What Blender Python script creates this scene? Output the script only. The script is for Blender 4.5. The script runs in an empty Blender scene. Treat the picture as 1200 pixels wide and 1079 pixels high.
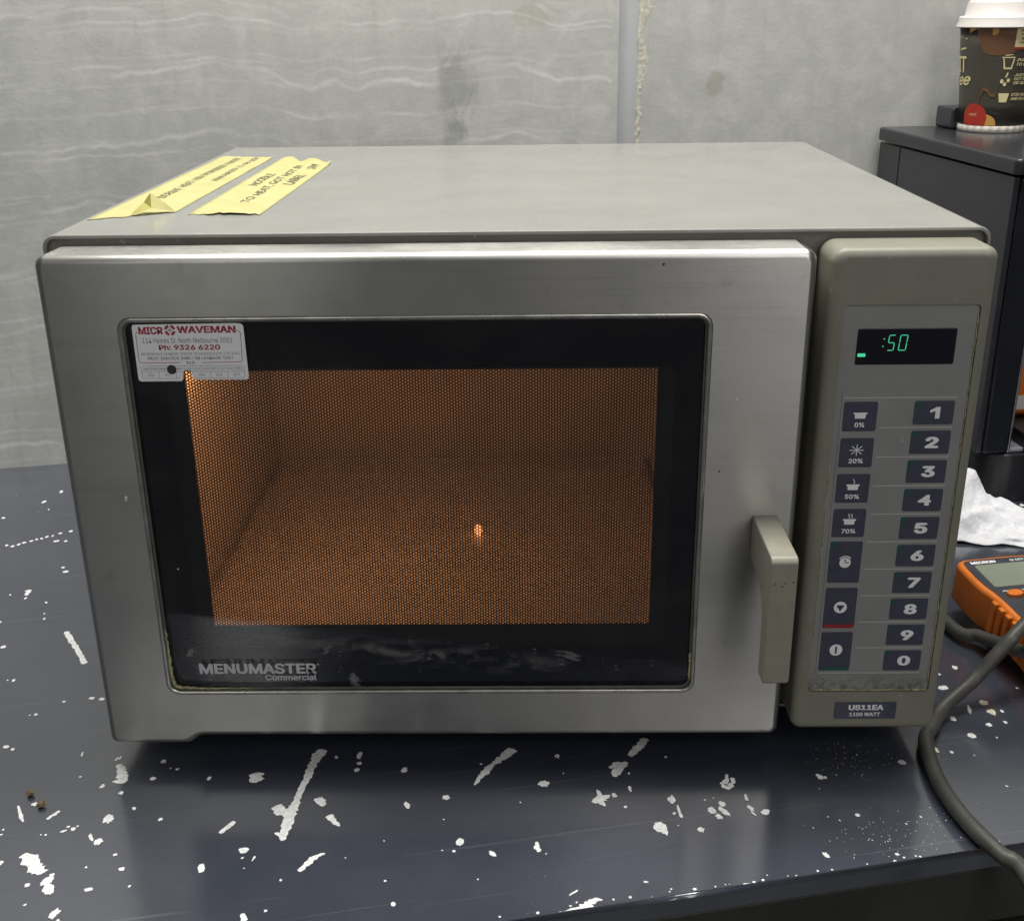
import bpy, bmesh, math, random
from mathutils import Vector, Matrix, noise
random.seed(7)
R = math.radians
scene = bpy.context.scene
C = scene.collection

# ------------------------------------------------------------------ camera, world, lights, exposure
cam_data = bpy.data.cameras.new('camera')
cam = bpy.data.objects.new('camera', cam_data); C.objects.link(cam)
cam.location = (0.2872, -0.6600, 0.4811)
cam.rotation_euler = (1.1983, 0.0114, 0.0108)
cam_data.sensor_width = 36.0
cam_data.lens = 1348.45 / 1200.0 * 36.0
cam_data.clip_start = 0.01; cam_data.clip_end = 50.0
scene.camera = cam

world = bpy.data.worlds.new('World'); scene.world = world; world.use_nodes = True
bg = world.node_tree.nodes['Background']
bg.inputs[0].default_value = (0.97, 0.99, 1.0, 1); bg.inputs[1].default_value = 0.092

def area_lamp(name, loc, target, sx, sy, watts, col):
    l = bpy.data.lights.new(name, 'AREA'); l.shape = 'RECTANGLE'; l.size = sx; l.size_y = sy
    l.energy = watts; l.color = col
    o = bpy.data.objects.new(name, l); C.objects.link(o); o.location = loc
    o.rotation_euler = (Vector(target) - Vector(loc)).to_track_quat('-Z', 'Y').to_euler()
    return o
area_lamp('ceiling_tube_light', (0.32, 0.24, 1.85), (0.32, 0.26, 0.0), 1.5, 0.45, 49.0, (1.0, 0.99, 0.95))
area_lamp('ceiling_tube_light', (0.95, -1.60, 1.75), (0.6, 0.2, 0.25), 1.2, 0.6, 6.5, (1.0, 0.955, 0.975))
area_lamp('doorway_light', (-0.62, -2.60, 1.05), (0.10, 0.0, 0.2), 0.26, 1.3, 3.8, (1.0, 0.99, 0.95))  # added out of view to draw vertical bright bands on the steel door
area_lamp('doorway_light', (1.25, -2.50, 1.05), (0.45, 0.0, 0.2), 0.7, 1.3, 8.0, (1.0, 0.985, 0.97))  # wider one, likewise added, brightens the right side of the steel

vs = scene.view_settings
vs.view_transform = 'Standard'; vs.look = 'None'; vs.exposure = 0.0; vs.gamma = 1.0; vs.use_curve_mapping = False
scene.cycles.use_denoising = True
scene.cycles.max_bounces = 7; scene.cycles.transparent_max_bounces = 16
scene.cycles.sample_clamp_indirect = 3.0

# ------------------------------------------------------------------ node material helpers
class NT:
    def __init__(s, name):
        s.m = bpy.data.materials.new(name); s.m.use_nodes = True; s.t = s.m.node_tree
        s.b = s.t.nodes['Principled BSDF']; s.out = s.t.nodes['Material Output']
    def n(s, typ, **kw):
        nd = s.t.nodes.new(typ)
        for k, v in kw.items(): setattr(nd, k, v)
        return nd
    def l(s, a, b): s.t.links.new(a, b)
    def coord(s, scale=(1, 1, 1), loc=(0, 0, 0)):
        tc = s.n('ShaderNodeTexCoord'); mp = s.n('ShaderNodeMapping')
        mp.inputs['Scale'].default_value = scale; mp.inputs['Location'].default_value = loc
        s.l(tc.outputs['Object'], mp.inputs[0]); return mp.outputs[0]
    def noise(s, vec, scale, detail=4, rough=0.55, dist=0.0):
        nd = s.n('ShaderNodeTexNoise'); nd.inputs['Scale'].default_value = scale
        nd.inputs['Detail'].default_value = detail; nd.inputs['Roughness'].default_value = rough
        nd.inputs['Distortion'].default_value = dist
        if vec is not None: s.l(vec, nd.inputs['Vector'])
        return nd.outputs[0]
    def ramp(s, fac, stops):
        r = s.n('ShaderNodeValToRGB'); e = r.color_ramp.elements
        e[0].position, e[0].color = stops[0][0], c4(stops[0][1])
        e[1].position, e[1].color = stops[-1][0], c4(stops[-1][1])
        for p, c in stops[1:-1]:
            k = e.new(p); k.color = c4(c)
        s.l(fac, r.inputs[0]); return r.outputs[0]
    def mix(s, fac, a, b, blend='MIX'):
        m = s.n('ShaderNodeMix'); m.data_type = 'RGBA'; m.blend_type = blend
        for sock, v in ((m.inputs[0], fac), (m.inputs[6], a), (m.inputs[7], b)):
            if isinstance(v, (int, float)): sock.default_value = v
            elif isinstance(v, tuple): sock.default_value = c4(v)
            else: s.l(v, sock)
        return m.outputs[2]
    def math(s, op, a, b=None, c=None, clamp=False):
        m = s.n('ShaderNodeMath', operation=op); m.use_clamp = clamp
        for i, v in enumerate((a, b, c)):
            if v is None: continue
            if isinstance(v, (int, float)): m.inputs[i].default_value = v
            else: s.l(v, m.inputs[i])
        return m.outputs[0]
    def bump(s, h, strength=0.2, dist=0.001):
        b = s.n('ShaderNodeBump'); b.inputs['Strength'].default_value = strength
        b.inputs['Distance'].default_value = dist; s.l(h, b.inputs['Height'])
        s.l(b.outputs[0], s.b.inputs['Normal']); return b.outputs[0]
    def set(s, **kw):
        for k, v in kw.items():
            sock = s.b.inputs[k.replace('_', ' ')]
            if isinstance(v, tuple): sock.default_value = c4(v) if sock.type == 'RGBA' else v
            elif isinstance(v, (int, float)): sock.default_value = v
            else: s.l(v, sock)
        return s.m
def c4(c): return tuple(c) if len(c) == 4 else (c[0], c[1], c[2], 1.0)
def sep(t, vec):
    x = t.n('ShaderNodeSeparateXYZ'); t.l(vec, x.inputs[0]); return x.outputs

def plain(name, col, rough=0.5, metal=0.0, var=0.15, scale=60.0, bump=0.0, spec=0.5, bscale=None):
    """a plain surface with faint mottling in colour and gloss"""
    t = NT(name); v = t.coord()
    n = t.noise(v, scale, 5, 0.6)
    a = tuple(max(0, c * (1 - var)) for c in col); b = tuple(min(1, c * (1 + var)) for c in col)
    t.set(Base_Color=t.ramp(n, [(0.3, a), (0.7, b)]), Metallic=metal, Specular_IOR_Level=spec)
    rr_ = t.math('MULTIPLY_ADD', t.noise(v, scale * 0.6, 4), 0.3 * rough, rough * 0.85); t.l(rr_, t.b.inputs['Roughness'])
    if bump: t.bump(t.noise(v, bscale or scale * 6, 3), bump, 0.0004)
    return t.m
def flatmat(name, col, rough=0.5):
    t = NT(name); v = t.coord(); n = t.noise(v, 900, 3)
    t.set(Base_Color=t.ramp(n, [(0.25, tuple(c * 0.88 for c in col)), (0.75, tuple(min(1, c * 1.06) for c in col))]), Roughness=rough)
    return t.m

# --- stainless steel, brushed along x
def steel():
    t = NT('brushed_stainless'); tc = t.coord()
    br = t.noise(t.coord((6, 60, 700)), 1.0, 6, 0.7)
    br2 = t.noise(t.coord((25, 200, 2500)), 1.0, 3, 0.6)
    sm = t.noise(tc, 9.0, 5, 0.6)
    fine = t.noise(tc, 70.0, 5, 0.65)
    col = t.ramp(br, [(0.25, (0.48, 0.475, 0.445)), (0.75, (0.53, 0.525, 0.495))])
    col = t.mix(t.ramp(sm, [(0.45, (0, 0, 0)), (0.72, (0.55, 0.55, 0.55))]), col, (0.36, 0.35, 0.31))
    sc = sep(t, tc)
    grime = t.math('MULTIPLY', t.ramp(fine, [(0.60, (0, 0, 0)), (0.75, (1, 1, 1))]), 0.25)
    col = t.mix(grime, col, (0.20, 0.18, 0.14))
    rg = t.math('ADD', t.math('MULTIPLY', br, 0.07), t.math('MULTIPLY', sm, 0.38))
    rg = t.math('ADD', rg, 0.13)
    t.set(Base_Color=col, Metallic=1.0, Roughness=rg, Anisotropic=0.8)
    tan = t.n('ShaderNodeCombineXYZ'); tan.inputs[2].default_value = 1.0
    t.l(tan.outputs[0], t.b.inputs['Tangent'])
    t.bump(t.math('ADD', br, t.math('MULTIPLY', br2, 0.7)), 0.05, 0.0003)
    return t.m
# --- beige-grey moulded / painted finishes
def beige(name, col, rough, grime=0.3, scale=30, bump=0.08, dirt=None):
    t = NT(name); v = t.coord()
    n = t.noise(v, scale, 6, 0.65); n2 = t.noise(v, 8, 4, 0.6); n3 = t.noise(v, 420, 3, 0.6)
    a = tuple(c * 0.90 for c in col); b = tuple(c * 1.06 for c in col)
    base = t.ramp(n, [(0.3, a), (0.7, b)])
    base = t.mix(t.math('MULTIPLY', t.ramp(n2, [(0.5, (0, 0, 0)), (0.8, (1, 1, 1))]), grime), base, tuple(c * f for c, f in zip(col, (0.62, 0.58, 0.48))))
    spk = t.noise(v, 160, 2, 0.5)
    base = t.mix(t.math('MULTIPLY', t.ramp(spk, [(0.72, (0, 0, 0)), (0.78, (1, 1, 1))]), 0.35), base, (0.62, 0.61, 0.55))
    if dirt:   # dried splashes gathered towards the bottom of the recess
        zz = sep(t, v)[2]; m_ = t.math('DIVIDE', t.math('SUBTRACT', dirt[0], zz), dirt[1], clamp=True)
        m_ = t.math('MULTIPLY', m_, t.ramp(t.noise(v, 240, 5, 0.7), [(0.42, (0, 0, 0)), (0.60, (1, 1, 1))]))
        base = t.mix(t.math('MULTIPLY', m_, 0.75), base, (0.075, 0.07, 0.045))
    rg = t.math('MULTIPLY_ADD', n2, 0.22, rough - 0.08)
    t.set(Base_Color=base, Roughness=rg, Specular_IOR_Level=0.5)
    t.bump(n3, bump, 0.0003)
    return t.m
# --- painted bench top: dark blue grey, scratched
def bench():
    t = NT('worn_bench_paint'); v = t.coord()
    n = t.noise(v, 5.0, 6, 0.65); f = t.noise(v, 60, 6, 0.7)
    col = t.ramp(n, [(0.3, (0.034, 0.040, 0.058)), (0.7, (0.053, 0.059, 0.081))])
    # fine scratches in three directions
    tot = None
    for k, (rz, sx, sy, lo) in enumerate(((0.05, 3, 210, 0.665), (0.9, 4, 170, 0.69), (-0.5, 4, 190, 0.685), (2.3, 6, 260, 0.69))):
        tc = t.n('ShaderNodeTexCoord'); mp = t.n('ShaderNodeMapping'); mp.inputs['Rotation'].default_value = (0, 0, rz)
        mp.inputs['Scale'].default_value = (sx, sy, 1); mp.inputs['Location'].default_value = (k * 3.7, k * 1.3, k)
        t.l(tc.outputs['Object'], mp.inputs[0])
        s = t.noise(mp.outputs[0], 1.0, 3, 0.6, 0.3)
        s = t.ramp(s, [(lo, (0, 0, 0)), (lo + 0.05, (1, 1, 1))])
        tot = s if tot is None else t.mix(1.0, tot, s, 'ADD')
    col = t.mix(t.math('MULTIPLY', tot, 0.10), col, (0.30, 0.30, 0.30))
    dust = t.ramp(t.noise(v, 420, 2, 0.5), [(0.70, (0, 0, 0)), (0.76, (1, 1, 1))])
    dust = t.math('MULTIPLY', dust, t.ramp(n, [(0.45, (0, 0, 0)), (0.7, (0.5, 0.5, 0.5))]))
    col = t.mix(dust, col, (0.34, 0.33, 0.30))
    rg = t.math('MULTIPLY_ADD', f, 0.16, 0.17)
    rg = t.math('ADD', rg, t.math('MULTIPLY', tot, 0.10))
    t.set(Base_Color=col, Roughness=rg, Specular_IOR_Level=0.8, Coat_Weight=1.0, Coat_Roughness=0.17, Coat_IOR=2.0)
    t.bump(t.math('ADD', t.noise(v, 14, 3), t.math('MULTIPLY', f, 0.15)), 0.10, 0.002)
    return t.m
# --- concrete wall
def concrete():
    t = NT('cast_concrete'); v = t.coord(); X = sep(t, v)
    n1 = t.noise(v, 5.0, 7, 0.65); n2 = t.noise(v, 26.0, 7, 0.72, 0.4); n3 = t.noise(v, 150.0, 4, 0.7)
    base = t.ramp(n1, [(0.3, (0.45, 0.45, 0.425)), (0.7, (0.545, 0.545, 0.515))])
    base = t.mix(t.math('MULTIPLY', t.ramp(n2, [(0.40, (1, 1, 1)), (0.52, (0, 0, 0))]), 0.46), base, (0.42, 0.42, 0.405))
    base = t.mix(t.math('MULTIPLY', t.ramp(n2, [(0.52, (0, 0, 0)), (0.68, (1, 1, 1))]), 0.32), base, (0.68, 0.67, 0.65))
    # pale wavering pour lines on the panel left of the joint
    left = t.math('LESS_THAN', X[0], 0.715)
    wob = t.noise(t.coord((3.0, 1, 1.2)), 1.5, 2, 0.5)
    wob2 = t.noise(t.coord((12, 1, 3)), 1.6, 2, 0.5)
    lines = None
    for fr, ph, wd, st in ((15.0, 0.12, 0.055, 1.0), (23.0, 0.55, 0.06, 0.75), (37.0, 0.2, 0.09, 0.45)):
        q = t.math('MULTIPLY_ADD', X[2], fr, ph)
        q = t.math('ADD', q, t.math('MULTIPLY', wob, 1.7)); q = t.math('ADD', q, t.math('MULTIPLY', wob2, 0.45))
        fr_ = t.math('FRACT', q); d = t.math('ABSOLUTE', t.math('SUBTRACT', fr_, 0.5))
        ln = t.math('SUBTRACT', 1.0, t.math('DIVIDE', d, wd), clamp=True)
        brk = t.ramp(t.noise(t.coord((5 + fr * 0.1, 1, 9), (fr, 0, 0)), 1.5, 3), [(0.40, (0.12, 0.12, 0.12)), (0.62, (1, 1, 1))])
        ln = t.math('MULTIPLY', t.math('MULTIPLY', ln, st), brk)
        lines = ln if lines is None else t.math('MAXIMUM', lines, ln)
    lines = t.math('MULTIPLY', lines, left)
    base = t.mix(t.math('MULTIPLY', lines, 0.52), base, (0.80, 0.79, 0.77))
    # stains with their own shapes
    def blot(cx, cz, rx, rz, lo, hi):
        a = t.math('DIVIDE', t.math('SUBTRACT', X[0], cx), rx); b = t.math('DIVIDE', t.math('SUBTRACT', X[2], cz), rz)
        r2 = t.math('ADD', t.math('MULTIPLY', a, a), t.math('MULTIPLY', b, b))
        r2 = t.math('ADD', r2, t.math('MULTIPLY', t.math('SUBTRACT', n2, 0.5), 3.2))
        return t.ramp(r2, [(lo, (1, 1, 1)), (hi, (0, 0, 0))])
    base = t.mix(t.math('MULTIPLY', blot(0.540, 0.405, 0.026, 0.05, 0.1, 1.0), 0.42), base, (0.20, 0.20, 0.19))
    base = t.mix(t.math('MULTIPLY', blot(0.536, 0.34, 0.017, 0.05, 0.1, 1.0), 0.40), base, (0.22, 0.22, 0.21))
    base = t.mix(t.math('MULTIPLY', blot(0.838, 0.402, 0.011, 0.017, 0.45, 0.9), 0.42), base, (0.30, 0.29, 0.19))
    base = t.mix(t.math('MULTIPLY', blot(0.62, 0.475, 0.02, 0.013, 0.4, 0.9), 0.35), base, (0.42, 0.40, 0.26))
    base = t.mix(t.math('MULTIPLY', t.ramp(n3, [(0.60, (0, 0, 0)), (0.72, (1, 1, 1))]), 0.30), base, (0.30, 0.30, 0.28))
    drip = t.noise(t.coord((60, 1, 5)), 1.0, 5, 0.65)
    base = t.mix(t.math('MULTIPLY', t.ramp(drip, [(0.54, (0, 0, 0)), (0.72, (1, 1, 1))]), 0.28), base, (0.36, 0.36, 0.335))
    pore = t.noise(v, 520.0, 2, 0.5)
    base = t.mix(t.math('MULTIPLY', t.ramp(pore, [(0.70, (0, 0, 0)), (0.76, (1, 1, 1))]), 0.45), base, (0.20, 0.20, 0.19))
    t.set(Base_Color=base, Roughness=0.62, Specular_IOR_Level=0.4)
    h = t.math('ADD', t.math('MULTIPLY', n2, 0.6), t.math('MULTIPLY', n3, 0.25))
    t.bump(h, 0.38, 0.002)
    return t.m
# --- clear pane: fresnel mix of see-through and mirror, slightly tinted, with smears
def pane(name, tint, smear=0.0):
    t = NT(name); t.t.nodes.remove(t.b)
    fr = t.n('ShaderNodeFresnel'); fr.inputs[0].default_value = 1.5
    tr = t.n('ShaderNodeBsdfTransparent'); tr.inputs[0].default_value = c4(tint)
    gl = t.n('ShaderNodeBsdfGlossy'); gl.inputs['Roughness'].default_value = 0.03
    mx = t.n('ShaderNodeMixShader'); t.l(fr.outputs[0], mx.inputs[0]); t.l(tr.outputs[0], mx.inputs[1]); t.l(gl.outputs[0], mx.inputs[2])
    res = mx.outputs[0]
    if smear:
        v = t.coord(); X = sep(t, v)
        df = t.n('ShaderNodeBsdfDiffuse'); df.inputs[0].default_value = (0.55, 0.55, 0.52, 1)
        wipe = t.noise(t.coord((30, 1, 110)), 1.0, 5, 0.7, 0.8)
        wipe = t.ramp(wipe, [(0.50, (0, 0, 0)), (0.60, (1, 1, 1))])
        # wiped streaks along the lower edge of the pane
        zc = t.math('MULTIPLY_ADD', t.math('SUBTRACT', X[0], 0.20 - 0.28), -0.10, 0.0870)
        dz = t.math('ABSOLUTE', t.math('SUBTRACT', X[2], zc))
        band = t.math('SUBTRACT', 1.0, t.math('DIVIDE', dz, 0.012), clamp=True)
        bx = t.math('SUBTRACT', 1.0, t.math('DIVIDE', t.math('ABSOLUTE', t.math('SUBTRACT', X[0], 0.215 - 0.28)), 0.15), clamp=True)
        f1 = t.math('MULTIPLY', t.math('MULTIPLY', wipe, band), t.math('MULTIPLY', bx, 1.3))
        haze = t.math('MULTIPLY', t.ramp(t.noise(t.coord((7, 1, 11)), 1.0, 5, 0.65, 0.6), [(0.5, (0, 0, 0)), (0.75, (1, 1, 1))]), 0.018)
        fac = t.math('ADD', t.math('MULTIPLY', f1, smear), haze, clamp=True)
        m2 = t.n('ShaderNodeMixShader'); t.l(fac, m2.inputs[0]); t.l(res, m2.inputs[1]); t.l(df.outputs[0], m2.inputs[2]); res = m2.outputs[0]
    t.l(res, t.out.inputs['Surface']); return t.m
def glow(name, col, strength):
    t = NT(name); t.set(Base_Color=(0.02, 0.02, 0.02), Emission_Color=col, Emission_Strength=strength, Roughness=0.4); return t.m
def tapemat():
    t = NT('masking_tape_paper'); v = t.coord()
    n = t.noise(v, 40, 5, 0.6); cr = t.noise(t.coord((40, 900, 1)), 1.0, 4, 0.6)
    t.set(Base_Color=t.ramp(n, [(0.3, (0.42, 0.39, 0.155)), (0.7, (0.50, 0.465, 0.21))]), Roughness=0.7)
    t.bump(cr, 0.15, 0.0004); return t.m
def rubber_cord():
    t = NT('grey_cord_rubber'); v = t.coord(); n = t.noise(v, 60, 6, 0.7); n2 = t.noise(v, 420, 3)
    col = t.ramp(n, [(0.3, (0.036, 0.036, 0.030)), (0.60, (0.062, 0.061, 0.052)), (0.76, (0.15, 0.145, 0.12))])
    t.set(Base_Color=col, Roughness=0.5); t.bump(n2, 0.15, 0.0005); return t.m
def towelmat():
    t = NT('paper_towel'); v = t.coord()
    vo = t.n('ShaderNodeTexVoronoi'); vo.inputs['Scale'].default_value = 260; t.l(v, vo.inputs['Vector'])
    t.set(Base_Color=(0.66, 0.66, 0.68), Roughness=0.9, Subsurface_Weight=0.12); t.b.inputs['Subsurface Radius'].default_value = (.004, .004, .004)
    t.bump(vo.outputs[0], 0.35, 0.0015); return t.m

M = {}
M['steel'] = steel()
M['case'] = beige('case_paint', (0.285, 0.285, 0.260), 0.17, 0.22, 14, 0.012)
M['panel'] = beige('panel_plastic', (0.235, 0.228, 0.178), 0.42, 0.35)
M['overlay'] = beige('keypad_overlay', (0.262, 0.268, 0.256), 0.36, 0.2, 30, 0.08, (0.072, 0.012))
M['handle'] = beige('cast_handle', (0.30, 0.285, 0.225), 0.42, 0.75, 90)
M['grime'] = plain('dried_grime', (0.36, 0.34, 0.19), 0.8, 0, 0.5, 300, 0.4)
M['gasket'] = plain('grey_seal', (0.10, 0.10, 0.085), 0.5, 0, 0.3, 80)
M['trim'] = plain('bright_trim', (0.55, 0.54, 0.48), 0.28, 1.0, 0.2, 90)
M['dark'] = plain('dark_void_paint', (0.014, 0.013, 0.012), 0.7)
M['frame'] = beige('chassis_paint', (0.20, 0.195, 0.165), 0.5, 0.6)
M['frit'] = plain('black_glass_border', (0.003, 0.004, 0.009), 0.4, 0, 0.2, 20, spec=0.05)
M['plate'] = plain('dark_screen_plate', (0.012, 0.013, 0.016), 0.45, 0, 0.2, 40, spec=0.2)
M['screen'] = plain('perforated_steel', (0.030, 0.022, 0.016), 0.5, 0, 0.2, 40)
M['enamel'] = plain('cavity_enamel', (0.60, 0.53, 0.43), 0.5, 0, 0.12, 18)
M['tray'] = plain('ceramic_shelf', (0.58, 0.52, 0.44), 0.22, 0, 0.10, 18)
M['glass'] = pane('door_glass', (0.86, 0.86, 0.88), 0.13)
M['lens'] = plain('display_lens', (0.006, 0.006, 0.012), 0.10, 0, 0.1, 40)
M['navy'] = plain('navy_key_print', (0.055, 0.058, 0.088), 0.38, 0, 0.12, 200)
M['keygreen'] = flatmat('green_key_print', (0.012, 0.085, 0.07))
M['keyred'] = flatmat('red_key_print', (0.30, 0.02, 0.03))
M['white'] = flatmat('pale_print', (0.90, 0.90, 0.90))
M['line'] = flatmat('pale_line_print', (0.50, 0.50, 0.46))
M['logo'] = flatmat('silver_print', (0.55, 0.56, 0.58))
M['led'] = glow('lit_display_segment', (0.07, 0.75, 0.38), 0.85)
M['bulb'] = glow('lit_bulb', (1.0, 0.40, 0.13), 3.2)
M['paper'] = flatmat('sticker_paper', (0.86, 0.87, 0.88), 0.55)
M['red'] = flatmat('red_ink', (0.36, 0.02, 0.045))
M['ink'] = flatmat('black_ink', (0.035, 0.035, 0.04))
M['greyink'] = flatmat('grey_ink', (0.16, 0.16, 0.17))
M['pen'] = flatmat('pen_ink', (0.11, 0.10, 0.06))
M['tape'] = tapemat()
M['tapeback'] = plain('tape_adhesive_side', (0.36, 0.325, 0.075), 0.45, 0, 0.2, 60)
M['bench'] = bench()
M['benchface'] = plain('dark_green_grey_paint', (0.030, 0.032, 0.025), 0.5, 0, 0.3, 14, 0.1)
M['chip'] = plain('bare_white_undercoat', (0.78, 0.78, 0.76), 0.6, 0, 0.22, 330, 0.4)
M['chipc'] = plain('bare_cream_undercoat', (0.66, 0.62, 0.46), 0.6, 0, 0.10, 160, 0.2)
M['concrete'] = concrete()
M['sealant'] = plain('grey_joint_sealant', (0.47, 0.475, 0.485), 0.4, 0, 0.06, 20)
M['mortar'] = plain('crumbly_mortar', (0.56, 0.54, 0.46), 0.85, 0, 0.25, 260, 0.6)
M['cord'] = rubber_cord()
M['towel'] = towelmat()
M['mblack'] = plain('charcoal_plastic', (0.024, 0.025, 0.030), 0.25, 0, 0.15, 40, 0.1, bscale=700)
M['gloss'] = plain('black_gloss_plastic', (0.010, 0.011, 0.015), 0.10, 0, 0.2, 30)
M['mbase'] = plain('black_base_plastic', (0.012, 0.012, 0.015), 0.35, 0, 0.2, 30)
M['silver'] = plain('silver_trim', (0.55, 0.55, 0.58), 0.2, 1.0, 0.1, 30)
M['tin'] = plain('satin_metal_plate', (0.50, 0.50, 0.55), 0.35, 0.4, 0.1, 30)
M['orange'] = plain('orange_rubber', (0.66, 0.17, 0.016), 0.42, 0, 0.12, 60, 0.1)
M['mface'] = plain('meter_face', (0.045, 0.047, 0.055), 0.4, 0, 0.1, 60)
M['lcd'] = plain('lcd_glass', (0.23, 0.26, 0.20), 0.15, 0, 0.06, 40)
M['knob'] = plain('black_knob', (0.012, 0.012, 0.013), 0.35)
M['cup'] = plain('brown_cup_print', (0.068, 0.060, 0.046), 0.38, 0, 0.06, 30)
M['lid'] = plain('white_cup_lid', (0.66, 0.62, 0.585), 0.4, 0, 0.03, 20)
M['cupwhite'] = plain('white_card', (0.72, 0.68, 0.60), 0.6, 0, 0.05, 40)
M['cream'] = flatmat('cream_ink', (0.78, 0.68, 0.36))
M['mocha'] = flatmat('mocha_ink', (0.16, 0.075, 0.035))
M['cherry'] = flatmat('cherry_ink', (0.42, 0.035, 0.02))
M['ochre'] = flatmat('ochre_ink', (0.60, 0.32, 0.08))
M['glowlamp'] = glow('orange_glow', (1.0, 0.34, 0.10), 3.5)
M['crumb'] = plain('brown_crumb', (0.14, 0.10, 0.05), 0.8, 0, 0.5, 900)

# ------------------------------------------------------------------ object helpers
ORG = {}
def root(name, label, cat, loc=(0, 0, 0), rot=(0, 0, 0), org=None, group=None):
    o = bpy.data.objects.new(name, None); C.objects.link(o)
    o.empty_display_size = 0.05
    o.location = loc; o.rotation_euler = rot; o['label'] = label; o['category'] = cat
    if group: o['group'] = group
    ORG[o.name] = Vector(org) if org else Vector((0, 0, 0))
    return o
def tag(o, label, cat, group=None):
    o['label'] = label; o['category'] = cat
    if group: o['group'] = group
    return o
def obj(name, verts, faces, mat, parent=None, smooth=False, wn=False):
    org = ORG.get(parent.name, Vector((0, 0, 0))) if parent else Vector((0, 0, 0))
    me = bpy.data.meshes.new(name)
    me.from_pydata([tuple(Vector(v) - org) for v in verts], [], faces)
    bm = bmesh.new(); bm.from_mesh(me)
    bmesh.ops.recalc_face_normals(bm, faces=bm.faces); bm.to_mesh(me); bm.free()
    return link(name, me, mat, parent, smooth, wn, org)
def link(name, me, mat, parent, smooth=False, wn=False, org=None):
    if isinstance(mat, (list, tuple)):
        for m in mat: me.materials.append(m)
    else: me.materials.append(mat)
    if smooth or wn: me.polygons.foreach_set('use_smooth', [True] * len(me.polygons))
    o = bpy.data.objects.new(name, me); C.objects.link(o)
    if parent: o.parent = parent
    ORG[o.name] = org if org is not None else Vector((0, 0, 0))
    if wn:
        w = o.modifiers.new('weighted', 'WEIGHTED_NORMAL'); w.weight = 90; w.keep_sharp = True
    return o
def rr(x0, x1, z0, z1, r, n=6):
    pts = []
    for cx, cz, a0 in ((x1 - r, z1 - r, 0), (x0 + r, z1 - r, 90), (x0 + r, z0 + r, 180), (x1 - r, z0 + r, 270)):
        for k in range(n + 1):
            a = R(a0 + 90 * k / n); pts.append((cx + r * math.cos(a), cz + r * math.sin(a)))
    return pts
def area2(p): return sum(p[i][0] * p[(i + 1) % len(p)][1] - p[(i + 1) % len(p)][0] * p[i][1] for i in range(len(p)))
def inset(pts, d):
    n = len(pts); out = []
    for i in range(n):
        a, b, c = pts[i - 1], pts[i], pts[(i + 1) % n]
        e1 = Vector((b[0] - a[0], b[1] - a[1])); e2 = Vector((c[0] - b[0], c[1] - b[1]))
        if e1.length < 1e-9: e1 = e2
        if e2.length < 1e-9: e2 = e1
        e1.normalize(); e2.normalize()
        n1 = Vector((-e1.y, e1.x)); n2 = Vector((-e2.y, e2.x)); m = n1 + n2
        L = m.length
        if L < 1e-6: m = n1
        else: m = m / L * (1.0 / max(0.35, (m / L).dot(n1)))
        out.append((b[0] + m.x * d, b[1] + m.y * d))
    return out
FRONT = lambda a, b, c: (a, c, b)          # outline in x,z ; depth along y
TOP = lambda a, b, c: (a, b, -c)           # outline in x,y ; depth counted downwards
def solid(name, outline, c0, c1, r, mat, parent, seg=3, holes=(), fm=FRONT, wn=True, back=True, rb=0.0):
    """prism of an outline from depth c0 (rounded front edge of radius r) to c1, with through holes"""
    if area2(outline) < 0: outline = outline[::-1]
    bm = bmesh.new(); rings = []
    if rb: rings.append((rb, c1)); rings.append((0.0, c1 - rb))
    else: rings.append((0.0, c1))
    if r > 0:
        for k in range(seg + 1):
            a = math.pi / 2 * k / seg; rings.append((r * (1 - math.cos(a)), c0 + r * (1 - math.sin(a))))
    else: rings.append((0.0, c0))
    prev = None; R_ = []
    for d, c in rings:
        pts = inset(outline, d) if d > 1e-9 else outline
        vs_ = [bm.verts.new(fm(p[0], p[1], c)) for p in pts]; R_.append(vs_)
    for A, B in zip(R_[:-1], R_[1:]):
        for i in range(len(A)):
            j = (i + 1) % len(A); bm.faces.new((A[i], A[j], B[j], B[i]))
    def ringedges(vs_):
        es = []
        for i in range(len(vs_)):
            e = bm.edges.get((vs_[i], vs_[(i + 1) % len(vs_)])) or bm.edges.new((vs_[i], vs_[(i + 1) % len(vs_)])); es.append(e)
        return es
    hf, hb = [], []
    for h in holes:
        f_ = [bm.verts.new(fm(p[0], p[1], c0)) for p in h]; b_ = [bm.verts.new(fm(p[0], p[1], c1)) for p in h]
        for i in range(len(h)):
            j = (i + 1) % len(h); bm.faces.new((f_[i], f_[j], b_[j], b_[i]))
        hf += ringedges(f_); hb += ringedges(b_)
    for e in hf + hb: e.smooth = False
    for e in ringedges(R_[0]): e.smooth = False
    if r <= 0:
        for e in ringedges(R_[-1]): e.smooth = False
    if not holes:
        bm.faces.new(R_[-1])
        if back: bm.faces.new(R_[0])
    else:
        bmesh.ops.triangle_fill(bm, use_beauty=True, edges=ringedges(R_[-1]) + hf)
        if back: bmesh.ops.triangle_fill(bm, use_beauty=True, edges=ringedges(R_[0]) + hb)
    bmesh.ops.recalc_face_normals(bm, faces=bm.faces)
    org = ORG.get(parent.name, Vector((0, 0, 0))) if parent else Vector((0, 0, 0))
    bmesh.ops.translate(bm, verts=bm.verts, vec=-org)
    me = bpy.data.meshes.new(name); bm.to_mesh(me); bm.free()
    return link(name, me, mat, parent, False, wn, org)
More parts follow.
